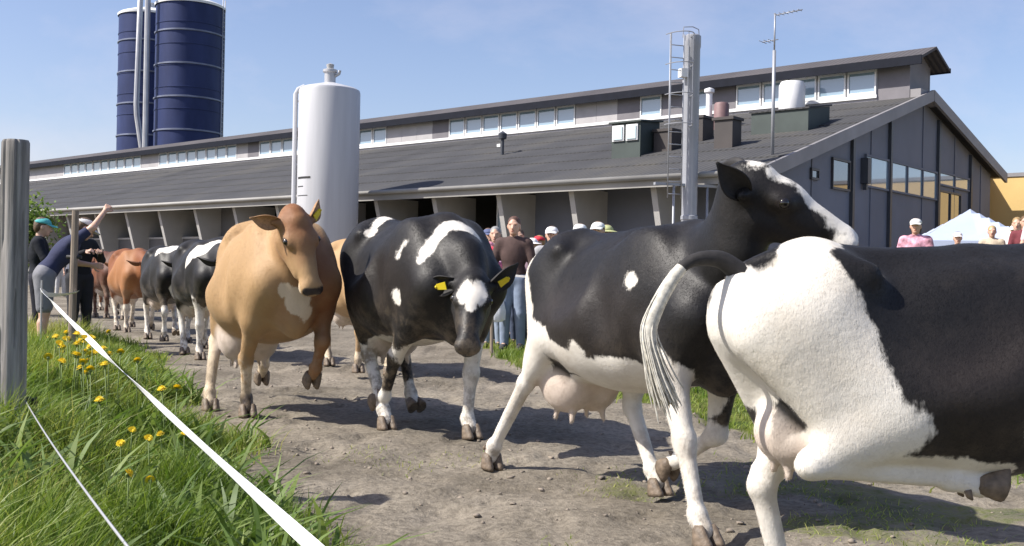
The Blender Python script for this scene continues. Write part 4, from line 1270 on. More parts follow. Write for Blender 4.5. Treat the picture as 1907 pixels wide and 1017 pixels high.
# --- nearest animal, cut by the right edge
rootD = cow('nearest black cow with white hindquarters kicking a white hind leg forward',
    (1.39, 3.05, 0.045), 8, 0.82,
    dict(poll=(1.25, 0.0, 1.35), face=(0.75, 0.05, -0.5), up=(0.5, 0, 0.8), pitch=2.0, hairs=280000, hairlen=0.015, hairw=0.0007,
         udder=(-0.66, 0.74, 0.70),
         tail=[(-0.86, 0, 1.31), (-0.95, -0.01, 1.36), (-1.08, -0.03, 1.33), (-1.20, -0.05, 1.14), (-1.19, -0.06, 1.00), (-1.15, -0.06, 0.88)], tailcut=0.42,
         legs=dict(HR=[(-0.40, -0.24, 0.82), (-0.70, -0.21, 0.67), (-0.20, -0.20, 0.60), (-0.09, -0.20, 0.57)],
                   HL=[(-0.52, 0.20, 0.82), (-0.72, 0.18, 0.52), (-0.62, 0.17, 0.06), (-0.58, 0.17, -0.01)],
                   FR=[(0.62, -0.21, 0.80), (0.92, -0.20, 0.66), (1.06, -0.19, 0.34), (1.04, -0.19, 0.25)],
                   FL=[(0.60, 0.20, 0.78), (0.84, 0.19, 0.56), (0.90, 0.18, 0.24), (0.94, 0.18, 0.15)])),
    dict(mat='holstein', mud=0.5,
         white=[('leg', 'HR', 0, 0.125), ('leg', 'HL', 0, 0.16), ('c', (-0.74, -0.2, 1.28), (-0.60, -0.26, 0.90), 0.17, 0.17), ('c', (-0.6, 0, 1.42), (-0.7, -0.2, 1.25), 0.10, 0.12), ('e', (-0.86, 0, 1.0), (0.12, 0.3, 0.34)),
                ('e', (0.10, -0.40, 0.76), (0.14, 0.12, 0.12)), ('leg', 'FR', 1, 0.09), ('leg', 'FL', 1, 0.09)],
         tone=[('e', (0.1, -0.4, 0.9), (0.5, 0.2, 0.3))]),
    ear='ear_black', h=0.0135, switch='switch_white')

# --- cattle following behind
def trot(a=0):
    if a == 0:
        return dict(HR=[(-0.42, -0.22, 0.80), (-0.70, -0.19, 0.50), (-0.66, -0.18, 0.13), (-0.61, -0.18, 0.066)],
                    HL=[(-0.40, 0.22, 0.80), (-0.60, 0.19, 0.52), (-0.40, 0.18, 0.19), (-0.34, 0.18, 0.13)],
                    FR=[(0.52, -0.20, 0.76), (0.66, -0.19, 0.47), (0.60, -0.18, 0.19), (0.60, -0.18, 0.11)],
                    FL=[(0.50, 0.20, 0.74), (0.47, 0.19, 0.41), (0.44, 0.18, 0.12), (0.48, 0.18, 0.064)])
    return dict(HR=[(-0.40, -0.22, 0.80), (-0.56, -0.19, 0.50), (-0.42, -0.18, 0.13), (-0.37, -0.18, 0.066)],
                HL=[(-0.48, 0.22, 0.82), (-0.82, 0.19, 0.55), (-0.90, 0.18, 0.18), (-0.92, 0.18, 0.09)],
                FR=[(0.48, -0.20, 0.74), (0.44, -0.19, 0.41), (0.40, -0.18, 0.12), (0.44, -0.18, 0.064)],
                FL=[(0.54, 0.20, 0.76), (0.70, 0.19, 0.50), (0.62, 0.18, 0.22), (0.58, 0.18, 0.14)])
rootE = cow('pale tan cow half hidden behind the lowered head of the leading brown cow',
    (-1.62, 11.0, 0), -66, 1.0, dict(poll=(1.02, 0.05, 1.30), face=(0.35, 0.1, -0.4), up=(0.8, 0, 0.4), udder=(-0.46, 0.62, 1.0), legs=trot(0)),
    dict(mat='tan_cow', tailmat='ear_tan', white=[('leg', 'HR', 2, 0.09), ('leg', 'FR', 2, 0.08), ('leg', 'FL', 1, 0.08), ('leg', 'HL', 2, 0.08)], tone=[('h', (0.1, 0, 0), (0.2, 0.15, 0.15))]),
    ear='ear_tan', h=0.024, switch='switch_white')
rootF = cow('black cow with a white shoulder slash and white foreleg behind the brown cow',
    (-3.68, 12.4, 0), -60, 1.0, dict(poll=(1.05, -0.05, 1.18), face=(0.40, -0.05, -0.4), up=(0.75, -0.1, 0.4), udder=(-0.46, 0.62, 1.0), legs=trot(1)),
    dict(mat='holstein', white=[('c', (0.27, -0.33, 1.12), (0.55, -0.22, 1.28), 0.06, 0.08), ('c', (0.55, -0.22, 1.28), (0.62, 0.0, 1.36), 0.08, 0.07), ('h', (0.13, 0.03, 0.03), (0.08, 0.05, 0.06)), ('h', (0.13, -0.03, 0.03), (0.08, 0.05, 0.06)),
         ('leg', 'FR', 0, 0.09), ('leg', 'FL', 1, 0.09), ('leg', 'HR', 1, 0.09), ('leg', 'HL', 1, 0.09), ('e', (0, 0, 0.55), (0.4, 0.25, 0.1))]),
    ear='ear_black', h=0.024)
rootG = cow('black and white cow third from the far end of the following herd',
    (-4.95, 14.8, 0), -60, 0.97, dict(poll=(1.05, 0.0, 1.20), face=(0.40, 0.05, -0.42), up=(0.75, 0, 0.4), udder=(-0.46, 0.62, 1.0), legs=trot(0)),
    dict(mat='holstein', white=[('c', (0.40, -0.2, 1.30), (0.62, 0.0, 1.36), 0.09, 0.09), ('h', (0.2, 0, 0.03), (0.2, 0.03, 0.06)), ('leg', 'FR', 1, 0.09), ('leg', 'FL', 1, 0.09), ('leg', 'HR', 1, 0.09), ('leg', 'HL', 1, 0.09), ('e', (0.75, 0, .8), (0.1, 0.15, 0.2))]),
    ear='ear_black', h=0.028)
rootH = cow('orange-brown cow with pale legs second from the far end of the herd',
    (-6.25, 16.9, 0), -58, 0.96, dict(poll=(1.05, 0.0, 1.22), face=(0.40, 0.05, -0.42), up=(0.75, 0, 0.4), udder=(-0.46, 0.62, 1.0), legs=trot(1)),
    dict(mat='red_cow', tailmat='ear_red', tone=[('e', (0.3, -0.3, 1.0), (0.6, 0.3, 0.5))], white=[('leg', 'FR', 1, 0.09), ('leg', 'FL', 1, 0.09), ('leg', 'HR', 1, 0.09), ('leg', 'HL', 1, 0.09)]),
    ear='ear_red', h=0.03)
rootI = cow('dark chestnut cow at the far end of the herd near the barn',
    (-8.15, 20.8, 0), -58, 0.96, dict(poll=(1.05, -0.05, 1.15), face=(0.40, -0.1, -0.42), up=(0.75, 0, 0.4), udder=(-0.46, 0.62, 1.0), legs=trot(0)),
    dict(mat='brown_cow', tailmat='ear_red', white=[('leg', 'FL', 1, 0.09), ('leg', 'HL', 2, 0.09)], tone=[('e', (-0.3, -0.3, 1.0), (0.5, 0.3, 0.5))]),
    ear='ear_red', h=0.03)
rootJ = cow('red-brown cow walking at the very back beside the far fence stakes',
    (-9.9, 25.0, 0), -60, 0.96, dict(poll=(1.05, 0.05, 1.25), face=(0.45, 0.1, -0.40), up=(0.75, 0, 0.4), udder=(-0.46, 0.62, 1.0), legs=trot(1)),
    dict(mat='red_cow', tailmat='ear_red', white=[('leg', 'FR', 2, 0.09), ('leg', 'HR', 2, 0.09)]),
    ear='ear_red', h=0.03)
# ================================================================== VEGETATION
def blade_mat(name, c0, c1, c2):
    m, nt, b = mat_new(name)
    N, L = nt.nodes, nt.links
    at = N.new('ShaderNodeAttribute'); at.attribute_name = 'hue'
    rp = N.new('ShaderNodeValToRGB'); e = rp.color_ramp.elements
    e[0].position = 0.0; e[0].color = c0 + (1,)
    e[1].position = 1.0; e[1].color = c2 + (1,)
    x = e.new(0.5); x.color = c1 + (1,)
    L.new(at.outputs['Fac'], rp.inputs['Fac'])
    L.new(rp.outputs['Color'], b.inputs['Base Color'])
    b.inputs['Roughness'].default_value = 0.5
    b.inputs['Specular IOR Level'].default_value = 0.35
    tr = N.new('ShaderNodeBsdfTranslucent')
    hs = N.new('ShaderNodeHueSaturation'); hs.inputs['Value'].default_value = 1.6; hs.inputs['Saturation'].default_value = 1.1
    L.new(rp.outputs['Color'], hs.inputs['Color']); L.new(hs.outputs[0], tr.inputs['Color'])
    ms = N.new('ShaderNodeMixShader'); ms.inputs[0].default_value = 0.32
    out = nt.nodes['Material Output']
    L.new(b.outputs[0], ms.inputs[1]); L.new(tr.outputs[0], ms.inputs[2]); L.new(ms.outputs[0], out.inputs['Surface'])
    return m
M['blade'] = blade_mat('grass_blades', (0.075, 0.135, 0.020), (0.200, 0.265, 0.048), (0.42, 0.40, 0.13))
M['leaf'] = blade_mat('broad_leaves', (0.055, 0.105, 0.022), (0.125, 0.195, 0.042), (0.22, 0.28, 0.08))

def grass(name, px, py, hgt, wid, lean, hue, mat):
    """one mesh of tapering, bending blades; arrays give base position, height, width, lean, hue"""
    n = len(px)
    a = rng.uniform(0, 2 * math.pi, n)
    dirx, diry = np.cos(a), np.sin(a)
    la = rng.uniform(0, 2 * math.pi, n)
    lx, ly = np.cos(la) * lean + 0.10, np.sin(la) * lean
    pz = ground_z(px, py) - 0.01
    V = np.zeros((n, 7, 3), np.float32)
    for i, (t, w) in enumerate(((0, 1.0), (0.38, 0.92), (0.74, 0.62), (1.0, 0.0))):
        bend = t ** 1.9
        cx = px + lx * hgt * bend; cy = py + ly * hgt * bend
        cz = pz + hgt * (t - 0.28 * np.minimum(np.hypot(lx, ly), 1.4) * bend)
        if i < 3:
            V[:, 2 * i] = np.stack([cx - dirx * wid * w, cy - diry * wid * w, cz], 1)
            V[:, 2 * i + 1] = np.stack([cx + dirx * wid * w, cy + diry * wid * w, cz], 1)
        else:
            V[:, 6] = np.stack([cx, cy, cz], 1)
    T = np.array([[0, 1, 3], [0, 3, 2], [2, 3, 5], [2, 5, 4], [4, 5, 6]])
    F = (np.arange(n)[:, None, None] * 7 + T[None]).reshape(-1, 3)
    me = np_mesh(name, V.reshape(-1, 3), F)
    fattr(me, 'hue', np.repeat(np.clip(hue, 0, 1), 7))
    o = link_mesh(name, me, mat)
    tag(o, kind='stuff')
    return o

# tall verge grass on the left
n0 = 200000
yy = 0.9 + 13.2 * rng.random(n0) ** 1.5
xx = edge_x(yy) + 0.25 - rng.random(n0) * (3.4 + 0.06 * yy)
keep = (rng.random(n0) < left_mask(xx, yy)) & (xx > -0.62 * yy - 1.2) & ~((np.abs(xx) < 0.45) & (yy < 1.5))
xx, yy = xx[keep], yy[keep]
d = edge_x(yy) - xx
cl = vnoise(xx, yy, 1.9) * 0.6 + vnoise(xx, yy, 5.5) * 0.4
hh = (0.07 + 0.40 * cl ** 1.3) * (0.45 + 0.55 * sstep(0.0, 0.7, d)) * rng.uniform(0.65, 1.35, len(xx))
far = np.clip(yy / 6, 0.8, 1.6)
grass('verge_grass', xx, yy, hh, 0.0030 * far * rng.uniform(0.7, 1.5, len(xx)), rng.uniform(0.1, 0.9, len(xx)),
      0.50 + (vnoise(xx, yy, 1.3) - 0.5) * 0.9 + rng.normal(0, 0.16, len(xx)), M['blade'])
tag(bpy.data.objects['verge_grass'], 'tall green grass growing on the verge left of the white tape', 'grass')
# broader weed leaves, dock and dandelion foliage
n0 = 15000
yy = 1.6 + 9.5 * rng.random(n0) ** 1.2
xx = edge_x(yy) + 0.2 - rng.random(n0) * 3.0
k = rng.random(n0) < left_mask(xx, yy) * sstep(0.35, 0.6, vnoise(xx, yy, 2.3))
xx, yy = xx[k], yy[k]
grass('weed_leaves', xx, yy, rng.uniform(0.12, 0.36, len(xx)), rng.uniform(0.008, 0.018, len(xx)), rng.uniform(0.4, 1.3, len(xx)), rng.uniform(0.2, 1.0, len(xx)), M['leaf'])
tag(bpy.data.objects['weed_leaves'], 'broad weed leaves mixed into the verge grass', 'weeds')
# short turf beyond the path
n0 = 110000
yy = 4.6 + 14.0 * rng.random(n0); xx = 0.2 - 0.30 * (yy - 10.4) - 0.8 + rng.random(n0) * 11.5
k = (rng.random(n0) < right_mask(xx, yy))
xx, yy = xx[k], yy[k]
hh = (0.035 + 0.11 * vnoise(xx, yy, 1.4)) * rng.uniform(0.6, 1.4, len(xx))
grass('turf_grass', xx, yy, hh, rng.uniform(0.003, 0.0065, len(xx)), rng.uniform(0.1, 1.0, len(xx)), 0.55 + (vnoise(xx, yy, 0.9) - 0.5) * 0.9 + rng.normal(0, 0.15, len(xx)), M['blade'])
tag(bpy.data.objects['turf_grass'], 'short trampled grass on the far side of the path', 'grass')
# sparse tufts on the trodden path
n0 = 24000
yy = 2.6 + 4.2 * rng.random(n0); xx = edge_x(yy) + rng.random(n0) * 3.2
k = rng.random(n0) < np.clip(patch_mask(xx, yy) * 1.0, 0, 1)
xx, yy = xx[k], yy[k]
grass('path_tufts', xx, yy, rng.uniform(0.012, 0.05, len(xx)), rng.uniform(0.0015, 0.003, len(xx)), rng.uniform(0.3, 1.2, len(xx)), rng.uniform(0.3, 0.9, len(xx)), M['blade'])
tag(bpy.data.objects['path_tufts'], 'thin worn grass tufts on the dirt path', 'grass')

# loose clods and stones on the path
n0 = 1500
yy = 2.6 + 12.0 * rng.random(n0) ** 1.4; xx = edge_x(yy) + 0.1 + rng.random(n0) * (3.2 + 0.1 * yy)
ico = np.array([(0, 0, 1), (.894, 0, .447), (.276, .851, .447), (-.724, .526, .447), (-.724, -.526, .447), (.276, -.851, .447),
                (.724, .526, -.447), (-.276, .851, -.447), (-.894, 0, -.447), (-.276, -.851, -.447), (.724, -.526, -.447), (0, 0, -1)])
icf = np.array([(0, 1, 2), (0, 2, 3), (0, 3, 4), (0, 4, 5), (0, 5, 1), (1, 6, 2), (2, 7, 3), (3, 8, 4), (4, 9, 5), (5, 10, 1), (2, 6, 7), (3, 7, 8), (4, 8, 9), (5, 9, 10), (1, 10, 6), (6, 11, 7), (7, 11, 8), (8, 11, 9), (9, 11, 10), (10, 11, 6)])
sz = 0.004 + 0.012 * rng.random(n0) ** 5
CV = ico[None] * sz[:, None, None] * (1 + 0.35 * rng.normal(0, 1, (n0, 12, 1))) * np.array([1.2, 1.2, 0.7])
CV[:, :, 0] += xx[:, None]; CV[:, :, 1] += yy[:, None]; CV[:, :, 2] += (ground_z(xx, yy) + sz * 0.3)[:, None]
me = np_mesh('dirt_clods', CV.reshape(-1, 3), (np.arange(n0)[:, None, None] * 12 + icf[None]).reshape(-1, 3))
tag(link_mesh('dirt_clods', me, simple('dry_clod', (0.25, 0.21, 0.17), 0.95, var=0.3, scale=3)), 'small dry clods and stones scattered over the trodden path', 'clods', kind='stuff')

# dandelions in the verge
M['petal'] = simple('yellow_petal', (0.80, 0.62, 0.02), 0.6, var=0.08, scale=40)
M['stem'] = simple('flower_stem', (0.16, 0.22, 0.06), 0.6, var=0.15)
def dandelion_mesh():
    mb = MB()
    for ring, (n, r, z, tilt) in enumerate(((15, 0.023, 0.0, 0.10), (12, 0.017, 0.005, 0.35), (8, 0.010, 0.009, 0.8))):
        for k in range(n):
            a = 2 * math.pi * (k + 0.5 * ring) / n
            c, s = math.cos(a), math.sin(a)
            w = r * 0.20
            p = lambda rr, ww, zz: (c * rr - s * ww, s * rr + c * ww, zz)
            v = [mb.bm.verts.new(q) for q in (p(0.002, 0, z), p(r * .6, -w, z + r * .6 * tilt + .002), p(r, 0, z + r * tilt), p(r * .6, w, z + r * .6 * tilt + .002))]
            mb.bm.faces.new(v)
    me = bpy.data.meshes.new('flower_head'); mb.bm.to_mesh(me); mb.bm.free(); me.materials.append(M['petal']); return me
DH = dandelion_mesh()
mb = MB(); mb.lathe([(0, -0.012), (0.006, -0.010), (0.008, -0.002), (0.004, 0.0)], 8); CUP = mb
bmesh.ops.recalc_face_normals(CUP.bm, faces=CUP.bm.faces)
CUPM = bpy.data.meshes.new('flower_cup'); CUP.bm.to_mesh(CUPM); CUP.bm.free(); CUPM.materials.append(M['stem'])
def stem_mesh(h):
    mb = MB(); mb.tube([(0, 0, -0.02), (0.012, 0.004, h * .5), (0.0, 0, h)], [0.0028, 0.0026, 0.0024], 6)
    me = bpy.data.meshes.new('stem'); mb.bm.to_mesh(me); mb.bm.free(); me.materials.append(M['stem']); return me
STEMS = [stem_mesh(h) for h in (0.26, 0.31, 0.36)]
SH = (0.26, 0.31, 0.36)
def dandelion(x, y, k, sc, label, group):
    t = empty('dandelion', (x, y, float(ground_z(x, y))), rng.uniform(0, 6.28), label, 'flower', group)
    t.scale = (sc,) * 3
    link_mesh('stem', STEMS[k], None, t)
    f = link_mesh('flower_head', DH, None, t); f.location = (0, 0, SH[k])
    f.rotation_euler = (rng.normal(0.30, 0.25), rng.normal(-0.25, 0.25), 0)
    link_mesh('flower_cup', CUPM, None, f)
    return t
DANDELIONS = [(150, 655), (166, 662), (143, 676), (186, 655), (171, 645), (130, 652), (158, 640), (178, 672), (192, 664), (150, 690), (120, 662),
              (195, 700), (186, 718), (247, 751), (277, 787), (281, 818), (345, 737), (256, 690), (376, 907), (240, 832), (168, 712), (116, 645), (302, 702), (330, 716), (226, 772), (300, 745), (205, 640)]
CLUMP = 'small yellow dandelion in the dense clump just below the corner of the white tape'
_r = np.random.default_rng(21)
DANDELIONS += [(150 + 34 * a, 662 + 20 * b) for a, b in _r.normal(0, 1, (26, 2))]
for i, (px, py) in enumerate(DANDELIONS):
    v = py - (508.5 + 0.0192 * (px - 953.5)); Y = (1.08 - 0.48) * 1907 / v
    X = (px - 953.5 + 0.0192 * (py - 508.5)) / 1907 * Y
    if Y > 7.5: Y = (1.08 - 0.38) * 1907 / v; X = (px - 953.5) / 1907 * Y
    dandelion(X, Y, i % 3, 1.25 if Y > 5 else 0.9, CLUMP if i < 11 or i > 26 else 'small yellow dandelion scattered singly along the middle of the green verge', 'dandelion clump by the tape corner' if i < 11 or i > 26 else 'scattered dandelions in the verge grass')
def front_flower(px, py, lbl):
    v = py - (508.5 + 0.0192 * (px - 953.5)); Y = (1.08 - 0.55) * 1907 / v
    dandelion((px - 953.5 + 0.0192 * (py - 508.5)) / 1907 * Y, Y, 1, 0.85, lbl, 'foreground dandelions')
front_flower(92, 955, 'large yellow dandelion in the foreground grass, second from the left edge')
front_flower(14, 945, 'large yellow dandelion in the foreground grass cut by the left edge')
front_flower(541, 1000, 'yellow dandelion just below the white tape at the bottom of the picture')
front_flower(457, 886, 'yellow dandelion touching the upper edge of the near white tape')

# leafy young tree in front of the barn at the left
def leafy(name, loc, label, cat, crown, trunk_h, n, ls, mat, seed=1):
    r = np.random.default_rng(seed)
    t = empty(name, loc, 0, label, cat)
    mb = MB(); mb.tube([(0, 0, -0.1), (0.03, 0.02, trunk_h * .5), (0, 0, trunk_h)], [0.055, 0.045, 0.03], 10); mb.build('trunk', M['wood_brown'], t)
    mb = MB()
    tips = []
    for k in range(26):
        a = r.uniform(0, 6.28); z0 = trunk_h * r.uniform(0.35, 1.0); L = crown[0] * r.uniform(0.5, 1.0)
        p1 = Vector((math.cos(a) * L * .5, math.sin(a) * L * .5, z0 + L * .35)); p2 = Vector((math.cos(a) * L, math.sin(a) * L, z0 + L * r.uniform(.45, .95)))
        mb.tube([(0, 0, z0), p1, p2], [0.022, 0.013, 0.006], 5)
        tips += [p1, p2, (p1 + p2) / 2]
    mb.build('limbs', M['wood_brown'], t)
    C = np.array([tips[i] for i in r.integers(0, len(tips), n)]) + r.normal(0, crown[1], (n, 3))
    ax = r.normal(0, 1, (n, 3)); ax /= np.linalg.norm(ax, axis=1)[:, None]
    b = np.cross(ax, r.normal(0, 1, (n, 3))); b /= np.linalg.norm(b, axis=1)[:, None]
    s = ls * r.uniform(0.6, 1.3, (n, 1))
    V = np.stack([C - ax * s, C + b * s * .5, C + ax * s, C - b * s * .5], 1)
    F = (np.arange(n)[:, None] * 4 + np.arange(4)[None])
    me = np_mesh('crown', V.reshape(-1, 3), F, False)
    fattr(me, 'hue', np.repeat(r.uniform(0, 1, n), 4))
    tag(link_mesh('crown', me, mat, t), kind='stuff')
    return t
leafy('young_tree', (-10.15, 21.0, 0), 'leafy young green tree beside the big post in front of the barn', 'tree', (0.72, 0.14), 2.0, 4600, 0.055, M['leaf'], 4)
# ================================================================== FENCE POSTS AND TAPE
post = empty('fence_post', (-2.19, 4.5, float(ground_z(-2.19, 4.5))), 0, 'thick weathered grey wooden post at the left edge of the picture', 'post')
def rough_post(h, r, seed=2, n=72, lv=30):
    rr = np.random.default_rng(seed); mb = MB(); rings = []
    ph = rr.uniform(0, 6.28, 5)
    CRK = [(rr.uniform(0, 6.28), rr.uniform(0.10, 0.28), *sorted(rr.uniform(-0.3, h + .3, 2))) for _ in range(16)]
    for i in range(lv + 1):
        z = -0.2 + (h + 0.2) * i / lv
        ring = []
        for k in range(n):
            a = 2 * math.pi * k / n
            cr = sum(dp * max(0, 1 - abs(((a - ca + math.pi) % (2 * math.pi)) - math.pi) / 0.13) * (1 if z0 < z < z1 else 0) for ca, dp, z0, z1 in CRK)
            q = (1 - cr) * r * (1 + 0.035 * math.sin(2 * a + ph[0] + z) + 0.02 * math.sin(5 * a + ph[1]) + 0.015 * math.sin(11 * a + ph[2] + 2 * z)) * (1.0 - 0.03 * i / lv)
            ring.append(mb.bm.verts.new((q * math.cos(a), q * math.sin(a), z)))
        rings.append(ring)
    top = [mb.bm.verts.new((v.co.x * .9, v.co.y * .9, h + 0.012)) for v in rings[-1]]
    rings.append(top)
    for a, b in zip(rings, rings[1:]):
        for k in range(n):
            f = mb.bm.faces.new((a[k], a[(k + 1) % n], b[(k + 1) % n], b[k])); f.smooth = True
    mb.bm.faces.new(top); mb.bm.faces.new(rings[0][::-1])
    return mb
PZ = float(ground_z(-2.19, 4.5))
rough_post(1.61 - PZ, 0.060).build('timber', M['wood'], post)
mb = MB(); mb.lathe([(0, 0.0), (0.018, 0.0), (0.022, 0.02), (0.012, 0.03), (0.02, 0.045), (0, 0.05)], 10); mb.xform(Matrix.Translation((0.05, 0.03, 0.25)) @ Matrix.Rotation(R(90), 4, 'Y')); mb.build('insulator', M['black'], post)

def stake(x, y, h, r, label, mat, lean=(0, 0), group=None, name='fence_stake'):
    t = empty(name, (x, y, float(ground_z(x, y))), 0, label, 'stake', group)
    mb = MB(); mb.tube([(0, 0, -0.15), (lean[0] * .5, lean[1] * .5, h * .5), (lean[0], lean[1], h)], [r, r, r * .9], 10); mb.build('shaft', mat, t)
    mb = MB(); mb.tube([(lean[0] * .7 - r * 2, lean[1] * .7, h * .7), (lean[0] * .7 + r * 2, lean[1] * .7, h * .7)], r * .5, 6); mb.build('insulator', M['black'], t)
    return t
stake(-4.72, 11.0, 1.66, 0.040, 'tall grey-brown stake beside the stooping man in the navy shirt', M['wood_brown'], (0.02, 0))
stake(-4.36, 9.5, 0.86, 0.009, 'thin pale rod holding the corner of the white tape', M['steel'])
stake(-12.0, 30.0, 1.55, 0.045, 'far dark stake standing alone on the gravel behind the last cows', M['wood_brown'])
stake(-14.6, 35.0, 1.45, 0.05, 'farthest pale stake on the gravel close to the barn', M['wood'])
stake(-0.25, 13.4, 1.15, 0.022, 'thin wooden stake in the grass among the spectators', M['wood_brown'])
stake(1.9, 9.3, 1.1, 0.022, 'thin wooden stake hidden behind the cow with the white belly', M['wood_brown'])

def ribbon_mat():
    m, nt, b = mat_new('white_fence_tape')
    N, L = nt.nodes, nt.links
    tc = N.new('ShaderNodeTexCoord'); n = N.new('ShaderNodeTexNoise'); n.inputs['Scale'].default_value = 6
    L.new(tc.outputs['Object'], n.inputs['Vector'])
    rp = N.new('ShaderNodeValToRGB'); e = rp.color_ramp.elements
    e[0].position = .3; e[0].color = (0.66, 0.67, 0.68, 1); e[1].position = .7; e[1].color = (0.80, 0.80, 0.80, 1)
    L.new(n.outputs['Fac'], rp.inputs['Fac']); L.new(rp.outputs['Color'], b.inputs['Base Color'])
    b.inputs['Roughness'].default_value = 0.6
    return m
M['tape'] = ribbon_mat()
def ribbon(name, pts, width, twist, label, parent=None):
    """flat woven tape, 1.6 mm thick, twisting along its run"""
    mb = MB(); pts = [Vector(p) for p in pts]
    dense = []
    for a, b in zip(pts, pts[1:]):
        m_ = max(4, int((b - a).length / 0.07))
        for k in range(m_): dense.append(a.lerp(b, k / m_))
    dense.append(pts[-1])
    rings = []; s = 0
    for i, p in enumerate(dense):
        t = (dense[min(i + 1, len(dense) - 1)] - dense[max(i - 1, 0)]).normalized()
        if i: s += (p - dense[i - 1]).length
        up = Vector((0, 0, 1)); side = t.cross(up).normalized(); up = side.cross(t)
        a = twist(s)
        w = up * math.cos(a) + side * math.sin(a); nrm = w.cross(t)
        h = width / 2
        rings.append([mb.bm.verts.new(p + w * sx * h + nrm * sy * 0.0008) for sx, sy in ((-1, -1), (1, -1), (1, 1), (-1, 1))])
    for a, b in zip(rings, rings[1:]):
        for k in range(4): mb.bm.faces.new((a[k], a[(k + 1) % 4], b[(k + 1) % 4], b[k]))
    mb.bm.faces.new(rings[0]); mb.bm.faces.new(rings[-1][::-1])
    return tag(mb.build(name, M['tape']), label, 'tape')
def sag(p, q, n, d):
    p, q = Vector(p), Vector(q)
    return [p.lerp(q, k / n) - Vector((0, 0, 4 * d * (k / n) * (1 - k / n))) for k in range(n + 1)]
ribbon('fence_tape', sag((-4.37, 9.5, 0.84), (0.59, 0.35, 0.42), 24, 0.035), 0.032, lambda s: 0.55 * math.sin(1.25 * s + 0.4) + 0.35 * math.sin(2.7 * s), 'long white fence tape running along the verge to the bottom of the picture')
ribbon('fence_tape', sag((-4.36, 9.52, 0.83), (-4.72, 11.0, 1.10), 8, 0.02)[:1] + sag((-4.36, 9.52, 0.80), (-4.66, 11.0, 0.79), 8, 0.02)[1:], 0.042, lambda s: 0.9 * math.sin(1.1 * s), 'short white tape from the corner rod to the tall stake')
ribbon('fence_tape', sag((-0.25, 13.4, 1.07), (1.9, 9.3, 1.0), 10, 0.03), 0.03, lambda s: 0.5 * math.sin(1.7 * s), 'white tape stretched in front of the spectators in the middle')
mb = MB(); mb.tube(sag((-2.14, 4.53, PZ + .25), (-0.37, 1.2, 0.66), 14, 0.02), 0.0026, 6)
tag(mb.build('fence_wire', M['steel']), 'thin steel wire slanting through the foreground grass', 'wire')

# ================================================================== PEOPLE
def skin_mat(name, col):
    m, nt, b = mat_new(name)
    N, L = nt.nodes, nt.links
    at = N.new('ShaderNodeAttribute'); at.attribute_name = 'lip'
    mx = N.new('ShaderNodeMix'); mx.data_type = 'RGBA'
    mx.inputs[6].default_value = col + (1,); mx.inputs[7].default_value = (0.36, 0.12, 0.10, 1)
    L.new(at.outputs['Fac'], mx.inputs[0]); L.new(mx.outputs[2], b.inputs['Base Color'])
    b.inputs['Roughness'].default_value = 0.5
    b.inputs['Subsurface Weight'].default_value = 0.05
    return m
M['skin'] = skin_mat('light_skin', (0.58, 0.36, 0.26))
CLO = {}
def cloth(col, rough=0.85, var=0.12, scale=9, bump=0.35, bscale=14):
    key = (col, var, scale)
    if key not in CLO: CLO[key] = simple('cloth', col, rough, var=var, scale=scale, bump=bump, bscale=bscale, spec=0.25)
    return CLO[key]

def cat_mesh(name, parts):
    Vs, Fs, A, o = [], [], [], 0
    for me, lip in parts:
        v = np.zeros(len(me.vertices) * 3, np.float32); me.vertices.foreach_get('co', v)
        f = np.zeros(len(me.polygons) * 4, np.int32); me.polygons.foreach_get('vertices', f)
        Vs.append(v.reshape(-1, 3)); Fs.append(f.reshape(-1, 4) + o); o += len(me.vertices); A.append(lip)
        bpy.data.meshes.remove(me)
    me = np_mesh(name, np.concatenate(Vs), np.concatenate(Fs))
    fattr(me, 'lip', np.concatenate(A))
    return me

